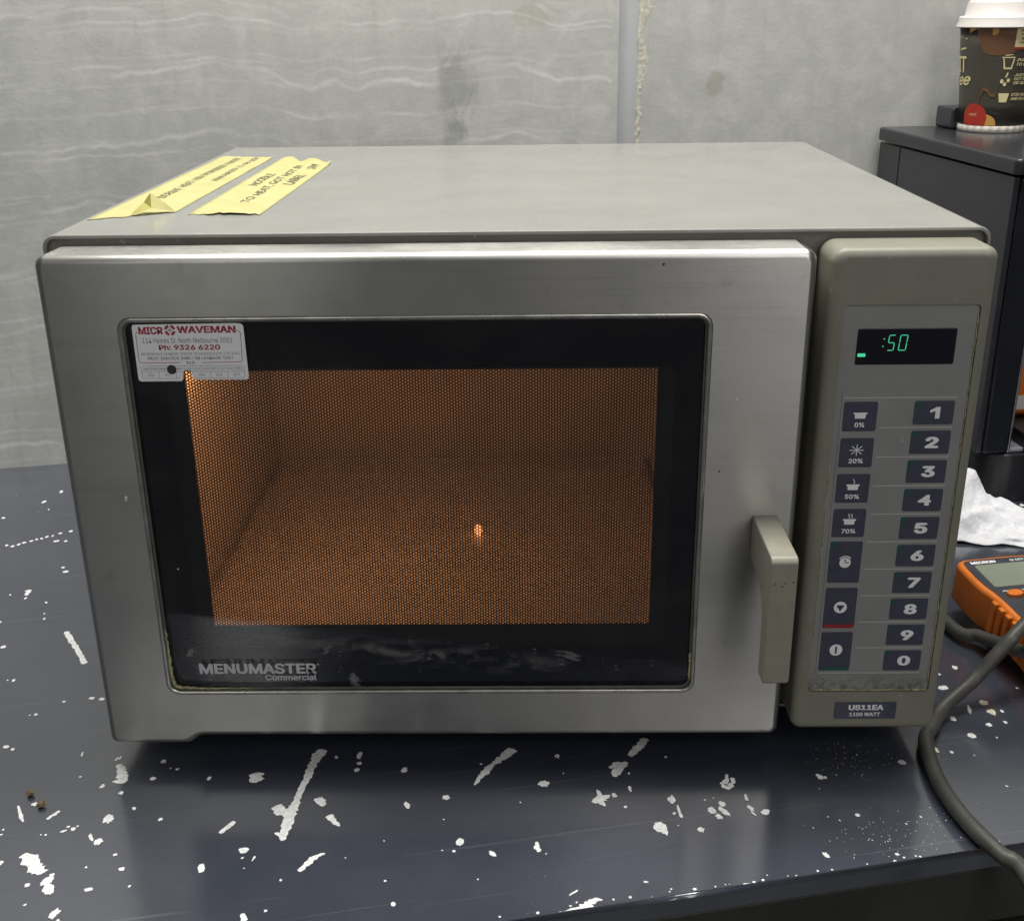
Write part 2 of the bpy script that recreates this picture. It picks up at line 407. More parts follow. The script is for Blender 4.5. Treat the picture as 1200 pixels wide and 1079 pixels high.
def box(name, a, b, mat, parent, bev=0.0, seg=2):
    o_ = rr(a[0], b[0], a[2], b[2], max(bev, 1e-4), 1 if bev < 1e-4 else 3)
    if bev < 1e-4: o_ = [(a[0], a[2]), (b[0], a[2]), (b[0], b[2]), (a[0], b[2])]
    return solid(name, o_, a[1], b[1], bev * 0.8, mat, parent, seg, rb=bev * 0.8)
def flat(name, polys, y, mat, parent, fm=FRONT):
    vs_, fs = [], []
    for p in polys:
        if area2(p) < 0: p = p[::-1]
        k = len(vs_); vs_ += [fm(a, b, y) for a, b in p]; fs.append(tuple(range(k, k + len(p))))
    org = ORG.get(parent.name, Vector((0, 0, 0))) if parent else Vector((0, 0, 0))
    me = bpy.data.meshes.new(name); me.from_pydata([tuple(Vector(v) - org) for v in vs_], [], fs)
    return link(name, me, mat, parent, org=org)
def disc(cx, cz, r, n=24): return [(cx + r * math.cos(2 * math.pi * k / n), cz + r * math.sin(2 * math.pi * k / n)) for k in range(n)]
def stroke(pts, w):
    """polyline of width w as one polygon"""
    L_, R2 = [], []
    for i, p in enumerate(pts):
        a = pts[max(0, i - 1)]; b = pts[min(len(pts) - 1, i + 1)]
        d = Vector((b[0] - a[0], b[1] - a[1])); d.normalize()
        L_.append((p[0] - d.y * w / 2, p[1] + d.x * w / 2)); R2.append((p[0] + d.y * w / 2, p[1] - d.x * w / 2))
    return L_ + R2[::-1]
SANS = None
try:   # the grotesque that ships with Blender; the built-in face is used when it is missing
    import os
    SANS = bpy.data.fonts.load(os.path.join(bpy.utils.system_resource('DATAFILES'), 'fonts', 'Inter.woff2'))
except Exception:
    SANS = None
def text2d(body, fit, bold=0.0, shear=0.0, res=3, font=True):
    """lettering as flat triangles scaled into fit = (x0, x1, y0, y1)"""
    cu = bpy.data.curves.new('lettering', 'FONT'); cu.body = body; cu.shear = shear; cu.resolution_u = res
    cu.fill_mode = 'FRONT'
    if font and SANS: cu.font = SANS
    o = bpy.data.objects.new('lettering', cu); C.objects.link(o)
    dg = bpy.context.evaluated_depsgraph_get(); me = bpy.data.meshes.new_from_object(o.evaluated_get(dg))
    v0 = [(p.co.x, p.co.y) for p in me.vertices]; f0 = [tuple(p.vertices) for p in me.polygons]
    bpy.data.objects.remove(o); bpy.data.curves.remove(cu); bpy.data.meshes.remove(me)
    if not v0: return [], []
    v, f = [], []
    sh = [(0, 0)] if bold <= 0 else [(0, 0), (bold, 0), (-bold, 0), (0, bold * 0.7), (0, -bold * 0.7), (bold * .7, bold * .5), (-bold * .7, -bold * .5), (bold * .7, -bold * .5), (-bold * .7, bold * .5)]
    for k, (dx, dy) in enumerate(sh):      # heavier weights are overprinted, each copy a few microns proud
        n0 = len(v); v += [(x + dx, y + dy, k * 4e-6) for x, y in v0]; f += [tuple(i + n0 for i in q) for q in f0]
    xa, xb = min(p[0] for p in v), max(p[0] for p in v); ya, yb = min(p[1] for p in v), max(p[1] for p in v)
    x0, x1, y0, y1 = fit
    return [(x0 + (p[0] - xa) / (xb - xa + 1e-9) * (x1 - x0), y0 + (p[1] - ya) / (yb - ya + 1e-9) * (y1 - y0), p[2]) for p in v], f
def text(name, body, fit, c, mat, parent, bold=0.0, shear=0.0, fm=FRONT, font=True):
    v, f = text2d(body, fit, bold, shear, font=font)
    org = ORG.get(parent.name, Vector((0, 0, 0)))
    me = bpy.data.meshes.new(name); me.from_pydata([tuple(Vector(fm(a, b, c - k)) - org) for a, b, k in v], [], f)
    return link(name, me, mat, parent, org=org)
def tube(name, pts, rad, mat, parent=None, sides=12, closed=False, taper=None):
    pts = [Vector(p) for p in pts]; n = len(pts); vs_, fs = [], []
    t0 = None; nrm = None
    for i in range(n):
        a = pts[i - 1] if (i or closed) else pts[0]; b = pts[(i + 1) % n] if (i < n - 1 or closed) else pts[-1]
        t = (b - a).normalized()
        if nrm is None:
            nrm = t.orthogonal().normalized()
        else: nrm = (nrm - t * nrm.dot(t)).normalized()
        bi = t.cross(nrm)
        r_ = rad if taper is None else rad * taper(i / (n - 1))
        for k in range(sides):
            a_ = 2 * math.pi * k / sides; vs_.append(pts[i] + (nrm * math.cos(a_) + bi * math.sin(a_)) * r_)
    m = n if closed else n - 1
    for i in range(m):
        for k in range(sides):
            k2 = (k + 1) % sides; j = (i + 1) % n
            fs.append((i * sides + k, i * sides + k2, j * sides + k2, j * sides + k))
    if not closed: fs.append(tuple(range(sides))); fs.append(tuple(range((n - 1) * sides, n * sides)))
    return obj(name, vs_, fs, mat, parent, smooth=True)
def spline(ctrl, n=10):
    """Catmull-Rom through the control points"""
    P = [Vector(c) for c in ctrl]; P = [P[0] * 2 - P[1]] + P + [P[-1] * 2 - P[-2]]; out = []
    for i in range(1, len(P) - 2):
        for k in range(n):
            t = k / n; a, b, c, d = P[i - 1:i + 3]
            out.append(0.5 * ((2 * b) + (c - a) * t + (2 * a - 5 * b + 4 * c - d) * t * t + (3 * b - a - 3 * c + d) * t ** 3))
    out.append(P[-2]); return out
def lathe(name, prof, mat, parent, n=48, cx=0.0, cy=0.0, ripple=None):
    vs_, fs = [], []
    for i, (r, z) in enumerate(prof):
        for k in range(n):
            a = 2 * math.pi * k / n; q = r + (ripple(i, k) if ripple else 0); vs_.append((cx + q * math.cos(a), cy + q * math.sin(a), z))
    for i in range(len(prof) - 1):
        for k in range(n):
            k2 = (k + 1) % n; fs.append((i * n + k, i * n + k2, (i + 1) * n + k2, (i + 1) * n + k))
    fs.append(tuple(range(n))); fs.append(tuple(range((len(prof) - 1) * n, len(prof) * n)))
    return obj(name, vs_, fs, mat, parent, wn=True)

# ------------------------------------------------------------------ the setting: wall and bench (both turned 11.5 degrees to the oven)
TH = R(11.5); WORG = (-0.3173, 0.5564, 0.0)
def setting(name, me_o): me_o['kind'] = 'structure'; return me_o
# wall: local x along the wall, z up, face at local y = 0
JX0, JX1 = 0.7225, 0.7495
def wallpanel(x0, x1):
    vs_, fs = [], []
    nx, nz = 2, 2
    return [(x0, 0, -0.9), (x1, 0, -0.9), (x1, 0, 1.7), (x0, 0, 1.7), (x0, 0.2, -0.9), (x1, 0.2, -0.9), (x1, 0.2, 1.7), (x0, 0.2, 1.7)]
def boxfaces(k=0): return [tuple(i + k for i in f) for f in ((0, 1, 2, 3), (5, 4, 7, 6), (4, 0, 3, 7), (1, 5, 6, 2), (3, 2, 6, 7), (4, 5, 1, 0))]
wv = wallpanel(-1.3, JX0) + wallpanel(JX1, 2.6)
wall = obj('wall', wv, boxfaces(0) + boxfaces(8), M['concrete']); wall['kind'] = 'structure'
wall.location = WORG; wall.rotation_euler = (0, 0, TH)
# sealant in the joint: a shallow concave strip
prof = []
for k in range(9):
    t = k / 8; prof.append((JX0 - 0.0005 + (JX1 - JX0 - 0.004) * t, 0.006 - 0.0045 * (abs(2 * t - 1) ** 2.2)))
vs_, fs = [], []
for i in range(2):
    z = (-0.9, 1.7)[i]
    vs_ += [(x, y, z) for x, y in prof]
for k in range(8): fs.append((k, k + 1, 9 + k + 1, 9 + k))
obj('joint_sealant', vs_, fs, M['sealant'], wall, smooth=True)
# crumbling mortar lip to the right of the strip
vs_, fs = [], []; NZ, NX = 420, 9
for i in range(NZ + 1):
    z = 0.05 + 0.65 * i / NZ
    wob = noise.noise(Vector((0.3, 1.7, z * 38))) ; wob2 = noise.noise(Vector((4.3, 0.7, z * 120)))
    big = max(0.0, noise.noise(Vector((9.1, 3.3, z * 17.0 + 1.2))) - 0.12) * 0.02 + 0.016 * math.exp(-((z - 0.482) / 0.013) ** 2) + 0.013 * math.exp(-((z - 0.424) / 0.017) ** 2)
    x0 = JX1 - 0.0052 + 0.0008 * wob2; x1 = JX1 + 0.0030 + 0.0022 * wob + 0.0014 * wob2 + big
    for k in range(NX):
        t = k / (NX - 1); x = x0 + (x1 - x0) * t
        h = 0.0012 * math.sin(math.pi * min(1, t * 1.1 + 0.05)) ** 0.6 if 0 < t < 1 else -0.002
        h *= 0.6 + 0.9 * abs(noise.noise(Vector((x * 260, 2.0, z * 260)))) + 0.4 * noise.noise(Vector((x * 90, 5.0, z * 70)))
        vs_.append((x, 0.0006 - h if 0 < t < 1 else 0.003, z))
for i in range(NZ):
    for k in range(NX - 1):
        a = i * NX + k; fs.append((a, a + 1, a + NX + 1, a + NX))
obj('mortar_lip', vs_, fs, M['mortar'], wall, smooth=True)

bench_o = root('workbench', 'dark blue grey painted workbench with white paint chips under the microwave', 'workbench', WORG, (0, 0, TH))
FE = -0.8085
# top slab: rounded front edge
prof = [(0.004, 0.0), (FE + 0.003, 0.0)]
for k in range(1, 6):
    a = math.pi / 2 * k / 5; prof.append((FE + 0.003 - 0.003 * math.sin(a), -0.003 + 0.003 * math.cos(a)))
prof += [(FE, -0.013), (FE + 0.003, -0.016), (0.004, -0.016)]
vs_, fs = [], []
for x in (-0.9, 2.0): vs_ += [(x, y, z) for y, z in prof]
n = len(prof)
for k in range(n): fs.append((k, (k + 1) % n, n + (k + 1) % n, n + k))
fs += [tuple(range(n)), tuple(range(n, 2 * n))]
top = obj('bench_top', vs_, fs, M['bench'], bench_o, wn=True)
box('front_rail', (-0.88, FE + 0.003, -0.060), (1.98, FE + 0.035, -0.0165), M['benchface'], bench_o, 0.002)
box('lower_panel', (-0.88, FE + 0.012, -0.75), (1.98, FE + 0.05, -0.082), M['benchface'], bench_o, 0.002)
# chipped paint: irregular flakes lying in the top
DOTS= [(122.0,-571.3,1.8,2.2,0),(127.3,-575.5,1.3,1.6,0),(208.6,-641.9,1.6,1.9,0),(203.7,-667.5,3.3,4.1,0),(195.4,-631.7,1.5,1.9,0),(179.1,-618.0,0.9,0.9,0),(218.8,-660.2,1.4,1.8,0),(236.7,-675.2,1.4,1.7,0),(233.5,-611.8,1.8,2.1,0),(227.8,-630.1,1.9,1.9,0),(243.4,-622.7,1.4,1.2,0),(238.8,-620.8,0.6,0.7,0),(265.3,-637.9,1.4,2.0,0),(154.3,-642.4,2.4,1.9,0),(195.5,-684.2,1.1,3.4,0),(200.4,-689.3,2.5,2.9,0),(212.4,-703.8,1.3,1.3,0),(218.1,-718.1,1.9,1.6,0),(224.3,-734.3,1.0,1.1,0),(200.8,-732.3,2.5,1.5,0),(196.5,-712.1,0.8,0.9,0),(175.1,-719.8,3.0,4.8,0),(177.4,-727.5,3.0,5.3,0),(164.2,-721.1,1.7,1.8,0),(177.2,-715.0,1.5,1.6,0),(184.3,-748.7,2.5,3.8,0),(187.2,-754.8,1.0,1.0,0),(144.5,-697.5,1.5,2.0,0),(166.0,-738.0,1.0,0.8,0),(265.3,-727.0,2.2,3.5,0),(290.3,-715.8,2.8,2.7,0),(289.5,-722.8,0.8,0.9,0),(290.7,-732.3,0.5,0.5,0),(339.2,-678.0,3.0,4.6,0),(335.9,-675.6,1.6,1.7,0),(366.2,-641.5,1.8,1.9,0),(364.0,-648.8,2.1,1.9,0),(350.9,-631.3,1.2,1.5,0),(395.9,-655.5,1.9,2.9,0),(393.7,-692.9,1.9,3.6,0),(376.5,-780.5,1.3,2.0,0),(373.4,-760.5,0.8,0.8,0),(303.7,-771.1,1.0,1.0,0),(312.5,-747.2,0.8,0.9,0),(419.9,-690.4,2.2,2.6,0),(501.2,-661.7,1.8,2.0,0),(486.1,-689.5,3.0,3.6,0),(483.3,-688.9,1.6,1.9,0),(422.2,-735.9,2.5,3.2,0),(417.4,-742.9,1.0,1.1,0),(440.1,-749.9,1.5,3.0,0),(410.3,-740.7,0.5,0.6,0),(448.3,-659.6,0.9,1.1,0),(518.7,-712.6,3.6,4.5,0),(515.6,-713.7,3.3,2.6,0),(521.9,-711.5,3.6,2.1,0),(518.6,-717.1,1.7,3.0,0),(519.3,-706.4,1.4,3.6,0),(540.4,-706.2,1.1,2.7,0),(532.4,-723.5,1.1,1.3,0),(574.3,-677.9,0.9,1.1,0),(544.4,-690.2,0.8,1.1,0),(563.8,-722.9,2.5,3.9,0),(548.4,-747.2,3.8,4.8,0),(550.0,-750.9,2.0,4.0,0),(561.1,-736.3,1.1,1.3,0),(572.8,-754.8,2.2,2.1,0),(560.0,-748.0,0.5,0.6,0),(585.7,-738.0,2.5,3.4,0),(594.4,-733.6,2.2,2.6,0),(593.0,-740.4,1.9,5.2,0),(588.2,-745.4,1.8,2.6,0),(585.0,-727.2,0.7,0.8,0),(591.1,-726.7,0.5,0.7,0),(611.0,-741.5,1.6,3.0,0),(610.8,-746.7,0.7,2.6,0),(618.9,-746.6,2.7,2.6,0),(525.1,-792.4,1.5,0.7,0),(480.9,-800.6,0.7,0.7,0),(512.3,-813.9,1.5,1.1,0),(557.2,-813.4,1.5,1.0,0),(582.8,-809.3,4.0,3.5,0),(587.4,-806.0,1.0,1.4,0),(576.7,-811.7,1.5,1.4,0),(730.1,-716.3,2.7,2.5,0),(668.7,-719.9,2.2,2.9,0),(671.6,-721.5,1.1,1.4,0),(675.0,-761.7,1.4,1.7,0),(639.0,-792.5,1.6,2.4,0),(661.7,-764.0,0.5,0.7,0),(825.3,-661.9,3.6,3.0,1),(823.9,-674.1,3.2,3.6,1),(792.0,-676.3,2.1,2.8,0),(813.0,-688.4,2.1,2.2,0),(831.8,-674.7,1.2,1.8,0),(826.0,-687.9,1.3,1.7,0),(809.9,-667.8,1.3,4.7,0),(806.2,-637.8,3.9,3.2,0),(793.5,-698.1,2.4,3.3,0),(759.9,-707.6,1.9,3.2,1),(769.3,-712.7,1.2,1.5,0),(782.6,-719.4,0.6,0.8,0),(745.6,-757.1,1.1,1.4,0),(784.8,-754.3,0.8,1.1,0),(830.6,-613.2,2.1,2.6,0),(860.7,-649.3,1.0,1.4,0),(713.4,-771.3,0.8,1.0,0),(701.2,-775.6,0.6,0.8,0),(759.1,-807.9,2.7,1.7,1),(750.2,-809.2,1.1,1.3,0),(676.8,-811.0,1.9,2.2,0),(661.2,-812.3,1.7,1.2,0),(649.8,-812.2,2.0,1.2,0),(622.3,-813.2,1.5,1.1,0),(81.0,-87.2,1.9,3.8,0),(67.9,-113.0,1.8,3.6,0),(76.1,-135.5,0.9,1.8,0),(34.0,-148.6,1.8,2.4,0),(51.5,-219.0,1.3,2.1,0),(57.6,-222.3,1.7,2.1,0),(62.6,-219.4,1.7,2.1,0),(66.8,-216.3,1.9,2.1,0),(73.5,-213.7,1.7,2.1,0),(77.8,-210.6,1.3,2.1,0),(82.4,-209.6,1.4,2.2,0),(86.7,-206.5,1.7,2.2,0),(92.1,-205.7,1.0,2.2,0),(98.6,-200.9,1.7,2.2,0),(107.9,-197.8,2.2,2.2,0),(97.6,-219.1,3.0,2.1,0),(106.7,-221.0,1.7,2.1,0),(114.0,-281.7,1.6,1.9,0),(118.0,-291.5,2.8,2.6,0),(91.4,-338.7,1.2,1.9,0),(76.6,-329.0,0.8,1.3,0),(110.9,-350.9,1.1,1.9,0),(113.0,-371.9,0.8,1.2,0),(114.7,-381.5,1.1,1.8,0),(78.5,-379.8,1.1,1.8,0),(90.2,-424.2,2.1,2.4,0),(109.1,-479.7,1.3,2.0,0),(104.5,-478.7,0.6,1.0,0),(135.1,-532.8,1.3,1.5,0),(130.9,-533.1,0.6,0.9,0),(152.8,-519.3,1.3,1.2,0),(172.5,-518.7,2.1,1.8,0),(180.2,-521.5,2.0,1.9,0),(1051.8,-342.7,2.5,2.4,0),(1067.0,-341.5,2.7,2.4,0),(179.6,-670.6,1.2,1.0,0),(177.6,-674.3,2.2,1.0,0),(183.1,-673.4,1.7,1.8,0),(185.4,-671.3,0.8,1.0,0),(167.0,-675.9,0.8,1.0,0),(163.9,-675.2,0.6,0.6,0),(139.4,-665.1,0.8,1.0,0),(138.9,-670.0,1.6,0.7,0),(201.1,-602.1,0.7,2.1,0),(203.4,-601.5,0.7,2.1,0),(813.8,-619.8,1.1,1.4,0),(809.4,-703.6,0.7,1.0,0),(472.4,-756.6,0.5,0.6,0),(501.0,-681.1,0.5,0.7,0),(466.6,-705.4,0.6,0.7,0),(415.2,-712.1,0.5,0.6,0),(375.9,-724.8,0.5,0.6,0),(351.5,-735.5,0.5,0.6,0),(427.8,-770.3,0.5,0.6,0)]
STROKES= [([(203.6,-608.5,2.3),(207.0,-619.0,3.5),(207.4,-626.7,4.6),(205.7,-631.1,3.1)],0),([(164.9,-660.3,1.1),(168.0,-656.7,1.3),(171.6,-653.0,1.1)],0),([(143.6,-641.9,0.7),(145.8,-647.7,0.9),(148.1,-654.3,1.3),(150.2,-659.8,0.7)],0),([(176.5,-588.8,0.7),(176.6,-593.9,0.6)],0),([(157.3,-691.6,3.0),(162.1,-698.9,4.5),(166.9,-706.8,4.2),(170.5,-712.8,3.1)],0),([(274.6,-696.4,1.7),(279.2,-692.5,1.7),(283.7,-686.6,1.8)],0),([(290.6,-770.5,1.4),(292.3,-777.0,1.7)],0),([(295.2,-727.0,0.5),(297.2,-722.8,0.7)],0),([(342.6,-620.5,3.9),(338.2,-627.6,3.8),(334.4,-637.8,3.0),(330.6,-650.5,2.4),(326.3,-662.7,2.1),(322.7,-675.5,2.4),(319.3,-686.2,4.1),(316.4,-698.4,3.1),(313.2,-711.8,1.9)],0),([(309.6,-676.4,2.8),(312.2,-681.3,4.2),(316.6,-685.7,3.4)],0),([(308.9,-703.5,0.8),(313.2,-706.1,2.0)],0),([(298.1,-638.0,3.7),(296.5,-643.4,5.0),(294.3,-648.6,2.8)],0),([(343.0,-692.9,2.1),(345.5,-698.5,2.1),(349.5,-705.2,1.1)],0),([(323.2,-741.9,1.3),(327.3,-737.6,1.9),(332.6,-731.7,2.1),(336.8,-729.4,1.3),(339.4,-729.2,0.6)],0),([(368.2,-628.8,1.5),(365.9,-636.4,1.6)],0),([(472.3,-646.5,3.5),(467.5,-652.6,3.4),(462.0,-656.5,2.7),(455.6,-662.0,1.8),(451.2,-666.9,3.0),(445.4,-673.4,2.1),(440.0,-681.7,0.6)],0),([(469.0,-744.8,0.8),(468.1,-749.4,1.9),(468.6,-754.3,1.2)],0),([(567.5,-654.1,3.2),(561.0,-661.0,2.7),(554.6,-667.8,2.7),(550.4,-671.9,1.9)],0),([(546.7,-678.1,2.2),(541.6,-681.0,3.3),(536.2,-687.6,3.0),(533.8,-691.8,1.5)],0),([(532.9,-682.0,1.1),(537.1,-680.0,2.7),(542.2,-679.1,3.0)],0),([(528.6,-708.4,1.2),(528.5,-712.9,1.5)],0),([(565.9,-728.6,0.5),(564.8,-735.4,1.2),(564.5,-741.3,0.8)],0),([(608.8,-704.6,0.9),(605.9,-710.6,1.8),(602.8,-715.6,2.8)],0),([(601.6,-714.4,1.8),(603.9,-717.6,2.8),(608.5,-714.9,2.1)],0),([(610.8,-708.8,1.1),(609.1,-715.0,1.5)],0),([(612.8,-726.8,0.6),(611.8,-733.7,1.1)],0),([(477.9,-794.2,0.5),(480.8,-792.7,0.6),(483.8,-791.1,0.5)],0),([(441.5,-806.8,0.8),(453.4,-809.2,1.4),(464.6,-810.2,2.2),(475.0,-808.3,3.4),(484.1,-806.0,4.0),(489.4,-805.0,3.5)],0),([(487.5,-802.6,2.2),(492.5,-800.8,1.8),(496.0,-801.5,1.2)],0),([(525.8,-813.2,0.8),(533.2,-812.6,1.5),(540.8,-812.8,0.9)],0),([(587.9,-812.6,0.6),(596.1,-812.1,0.9),(604.2,-811.7,0.9),(609.4,-812.0,0.5)],0),([(625.4,-812.3,0.9),(632.0,-812.2,1.8),(639.0,-812.2,1.2)],0),([(136.4,-408.5,2.4),(142.8,-422.8,2.2),(150.0,-439.7,2.2),(156.2,-454.7,1.9),(159.9,-466.0,2.3)],0),([(91.2,-333.8,1.4),(91.2,-322.2,2.6)],0),([(756.1,-808.1,1.0),(765.2,-807.6,1.3)],0)]

CV, CF, CM = [], [], []
def flake(pts, mi):
    k = len(CV); CV.extend([(x, max(y, FE + 0.0025), 0.0002 + 3e-7 * len(CF)) for x, y in pts]); CF.append(tuple(range(k, k + len(pts)))); CM.append(mi)
rc = random.Random(11)
for (u, v, a, b, c) in DOTS:
    n = 12 if max(a, b) < 2.0 else 30; ph = rc.random() * 9; rot = rc.uniform(-0.5, 0.5)
    pts = []
    for k in range(n):
        t = 2 * math.pi * k / n; f = 1 + 0.42 * noise.noise(Vector((math.cos(t) * 1.5 + ph, math.sin(t) * 1.5, u * 0.3))) + 0.22 * noise.noise(Vector((math.cos(t) * 4.5 + ph, math.sin(t) * 4.5, v * 0.3))) + 0.09 * rc.uniform(-1, 1)
        x, y = a * f * math.cos(t), b * f * math.sin(t); x, y = x * math.cos(rot) - y * math.sin(rot), x * math.sin(rot) + y * math.cos(rot)
        pts.append(((u + x) / 1e3, (v + y) / 1e3))
    flake(pts, c)
for (pl, c) in STROKES:
    P = []
    for i in range(len(pl) - 1):
        for k in range(9):
            t = k / 9; P.append([pl[i][j] * (1 - t) + pl[i + 1][j] * t for j in range(3)])
    P.append(list(pl[-1])); L_, R2 = [], []
    for i, p in enumerate(P):
        a = P[max(0, i - 1)]; b = P[min(len(P) - 1, i + 1)]; d = Vector((b[0] - a[0], b[1] - a[1])).normalized()
        e = 0.35 if i in (0, len(P) - 1) else 1.0
        w1 = p[2] * e * (1 + 0.55 * noise.noise(Vector((p[0] * 0.35, p[1] * 0.35, 1))) + 0.20 * rc.uniform(-1, 1)); w2 = p[2] * e * (1 + 0.55 * noise.noise(Vector((p[0] * 0.35, p[1] * 0.35, 7))) + 0.20 * rc.uniform(-1, 1))
        L_.append(((p[0] - d.y * w1) / 1e3, (p[1] + d.x * w1) / 1e3)); R2.append(((p[0] + d.y * w2) / 1e3, (p[1] - d.x * w2) / 1e3))
    flake(L_ + R2[::-1], c)
def fleck(u, v, s, mi=0):
    n = 5; r0 = rc.random() * 6
    flake([(u + s * rc.uniform(.6, 1.2) * math.cos(r0 + 2 * math.pi * k / n), v + s * rc.uniform(.5, 1.2) * math.sin(r0 + 2 * math.pi * k / n)) for k in range(n)], mi)
for _ in range(40): fleck(rc.uniform(-0.1, 1.0), rc.uniform(FE + 0.01, -0.02), abs(rc.gauss(0, 0.0003)) + 0.00025)
for _ in range(130): fleck(rc.gauss(0.693, 0.022), rc.gauss(-0.706, 0.012), abs(rc.gauss(0, 0.00018)) + 0.00018, 1)
for _ in range(100): fleck(rc.gauss(0.685, 0.025), rc.gauss(-0.785, 0.013), abs(rc.gauss(0, 0.00018)) + 0.00018, 0)
for _ in range(50): fleck(rc.uniform(0.35, 0.95), FE + 0.003 + abs(rc.gauss(0, 0.002)), abs(rc.gauss(0, 0.0005)) + 0.0004)
me = bpy.data.meshes.new('paint_chips'); me.from_pydata(CV, [], CF)
ch = link('paint_chips', me, [M['chip'], M['chipc']], bench_o); ch['kind'] = 'stuff'
me.polygons.foreach_set('material_index', CM)
bm = bmesh.new(); bm.from_mesh(me); bmesh.ops.recalc_face_normals(bm, faces=bm.faces)
for f in bm.faces:
    if f.normal.z < 0: f.normal_flip()
bm.to_mesh(me); bm.free()

# ------------------------------------------------------------------ the microwave
W = 0.559; DR = 0.455; PL = 0.463
mw = root('microwave_oven', 'stainless steel commercial microwave oven with lit window on the workbench', 'microwave', (0.28, 0.27, 0), org=(0.28, 0.27, 0))
# case: an inverted U of sheet metal with rounded shoulders plus floor and back
CX0, CX1, CZ0, CZ1, CY0, CY1 = -0.006, 0.565, 0.024, 0.3582, 0.032, 0.506
outer = rr(CX0, CX1, CZ0, CZ1, 0.008, 6)
inner = rr(CX0 + 0.0022, CX1 - 0.0022, CZ0 + 0.002, CZ1 - 0.0022, 0.006, 6)
case = solid('case', outer, CY0, CY1, 0.0008, M['case'], mw, 2, holes=[inner])
solid('back_panel', inner, CY1 - 0.004, CY1 - 0.001, 0, M['frame'], case, wn=False)
# chassis front behind door and panel, dark except near the top of the gap
chs = solid('chassis_front', rr(CX0 + 0.0024, CX1 - 0.0024, CZ0 + 0.0024, CZ1 - 0.0024, 0.0055, 4), 0.0365, 0.0385, 0, M['frame'], mw, holes=[rr(0.046, 0.404, 0.071, 0.301, 0.004, 4)], wn=False)
for fx, fy in ((0.05, 0.075), (0.51, 0.075), (0.05, 0.46), (0.51, 0.46)):
    lathe('foot', [(0.012, 0.0), (0.0135, 0.002), (0.0135, 0.018), (0.015, 0.0245)], M['mbase'], mw, 20, fx, fy)
box('base_plate', (0.004, 0.036, 0.0215), (0.555, 0.50, 0.0238), M['mbase'], mw)  # unseen dark plate added so the bench below the oven reflects dark
# cavity (open towards the door)
def cavity():
    x0, x1, z0, z1, y0, y1 = 0.045, 0.405, 0.070, 0.302, 0.0385, 0.385
    v = [(x0, y0, z0), (x1, y0, z0), (x1, y0, z1), (x0, y0, z1), (x0, y1, z0), (x1, y1, z0), (x1, y1, z1), (x0, y1, z1)]
    f = [(4, 5, 6, 7), (0, 4, 7, 3), (1, 2, 6, 5), (3, 7, 6, 2), (0, 1, 5, 4)]
    me = bpy.data.meshes.new('cavity'); org = ORG[mw.name]
    me.from_pydata([tuple(Vector(p) - org) for p in v], [], f)
    return link('cavity', me, M['enamel'], mw, org=org)
cav = cavity()
box('ceramic_shelf', (0.050, 0.050, 0.0705), (0.400, 0.372, 0.0765), M['tray'], cav, 0.002)
box('shelf_seal', (0.052, 0.373, 0.0706), (0.398, 0.377, 0.080), M['tray'], cav, 0.001)
# lamp behind the upper left wall
bulb = lathe('cavity_lamp', [(0.0008, 0.2490), (0.0022, 0.2500), (0.0028, 0.2530), (0.0028, 0.2580), (0.0022, 0.2610), (0.0008, 0.2620)], M['bulb'], cav, 14, 0.0490, 0.126)
hl = bpy.data.lights.new('cavity_lamp_glow', 'POINT'); hl.energy = 0.045; hl.color = (1.0, 0.45, 0.16); hl.shadow_soft_size = 0.004
hlo = bpy.data.objects.new('cavity_lamp_glow', hl); C.objects.link(hlo); hlo.location = (0.0610, 0.126, 0.250)
pl = bpy.data.lights.new('cavity_bulb_light', 'POINT'); pl.energy = 0.66; pl.color = (1.0, 0.46, 0.165); pl.shadow_soft_size = 0.03
plo = bpy.data.objects.new('cavity_bulb_light', pl); C.objects.link(plo); plo.location = (0.150, 0.100, 0.268)

# door
dout = [(0.0, 0.0225)]
def corner(cx, cz, r, a0, n=6): return [(cx + r * math.cos(R(a0 + 90 * k / n)), cz + r * math.sin(R(a0 + 90 * k / n))) for k in range(n + 1)]
dout = (corner(DR - 0.007, 0.3515 - 0.007, 0.007, 0) + corner(0.006, 0.3515 - 0.006, 0.006, 90) + corner(0.006, 0.0164 + 0.006, 0.006, 180)
        + [(0.052, 0.0164), (0.0545, 0.0166), (0.0565, 0.0178), (0.0605, 0.0212), (0.0625, 0.0222), (0.065, 0.0225)] + corner(DR - 0.006, 0.0225 + 0.006, 0.006, 270))
HO = rr(0.0442, 0.3964, 0.0562, 0.3152, 0.0085, 8)
door = solid('door', dout, 0.0, 0.0335, 0.0048, M['steel'], mw, 5, holes=[HO])
# pressed rim round the window and the seal inside it
tube('window_rim', [(p[0], 0.0008, p[1]) for p in rr(0.0456, 0.3950, 0.0576, 0.3138, 0.0075, 8)], 0.0017, M['trim'], door, 10, closed=True)
tube('window_seal', [(p[0], 0.0022, p[1]) for p in rr(0.0474, 0.3932, 0.0596, 0.3121, 0.0060, 8)], 0.0009, M['gasket'], door, 8, closed=True)
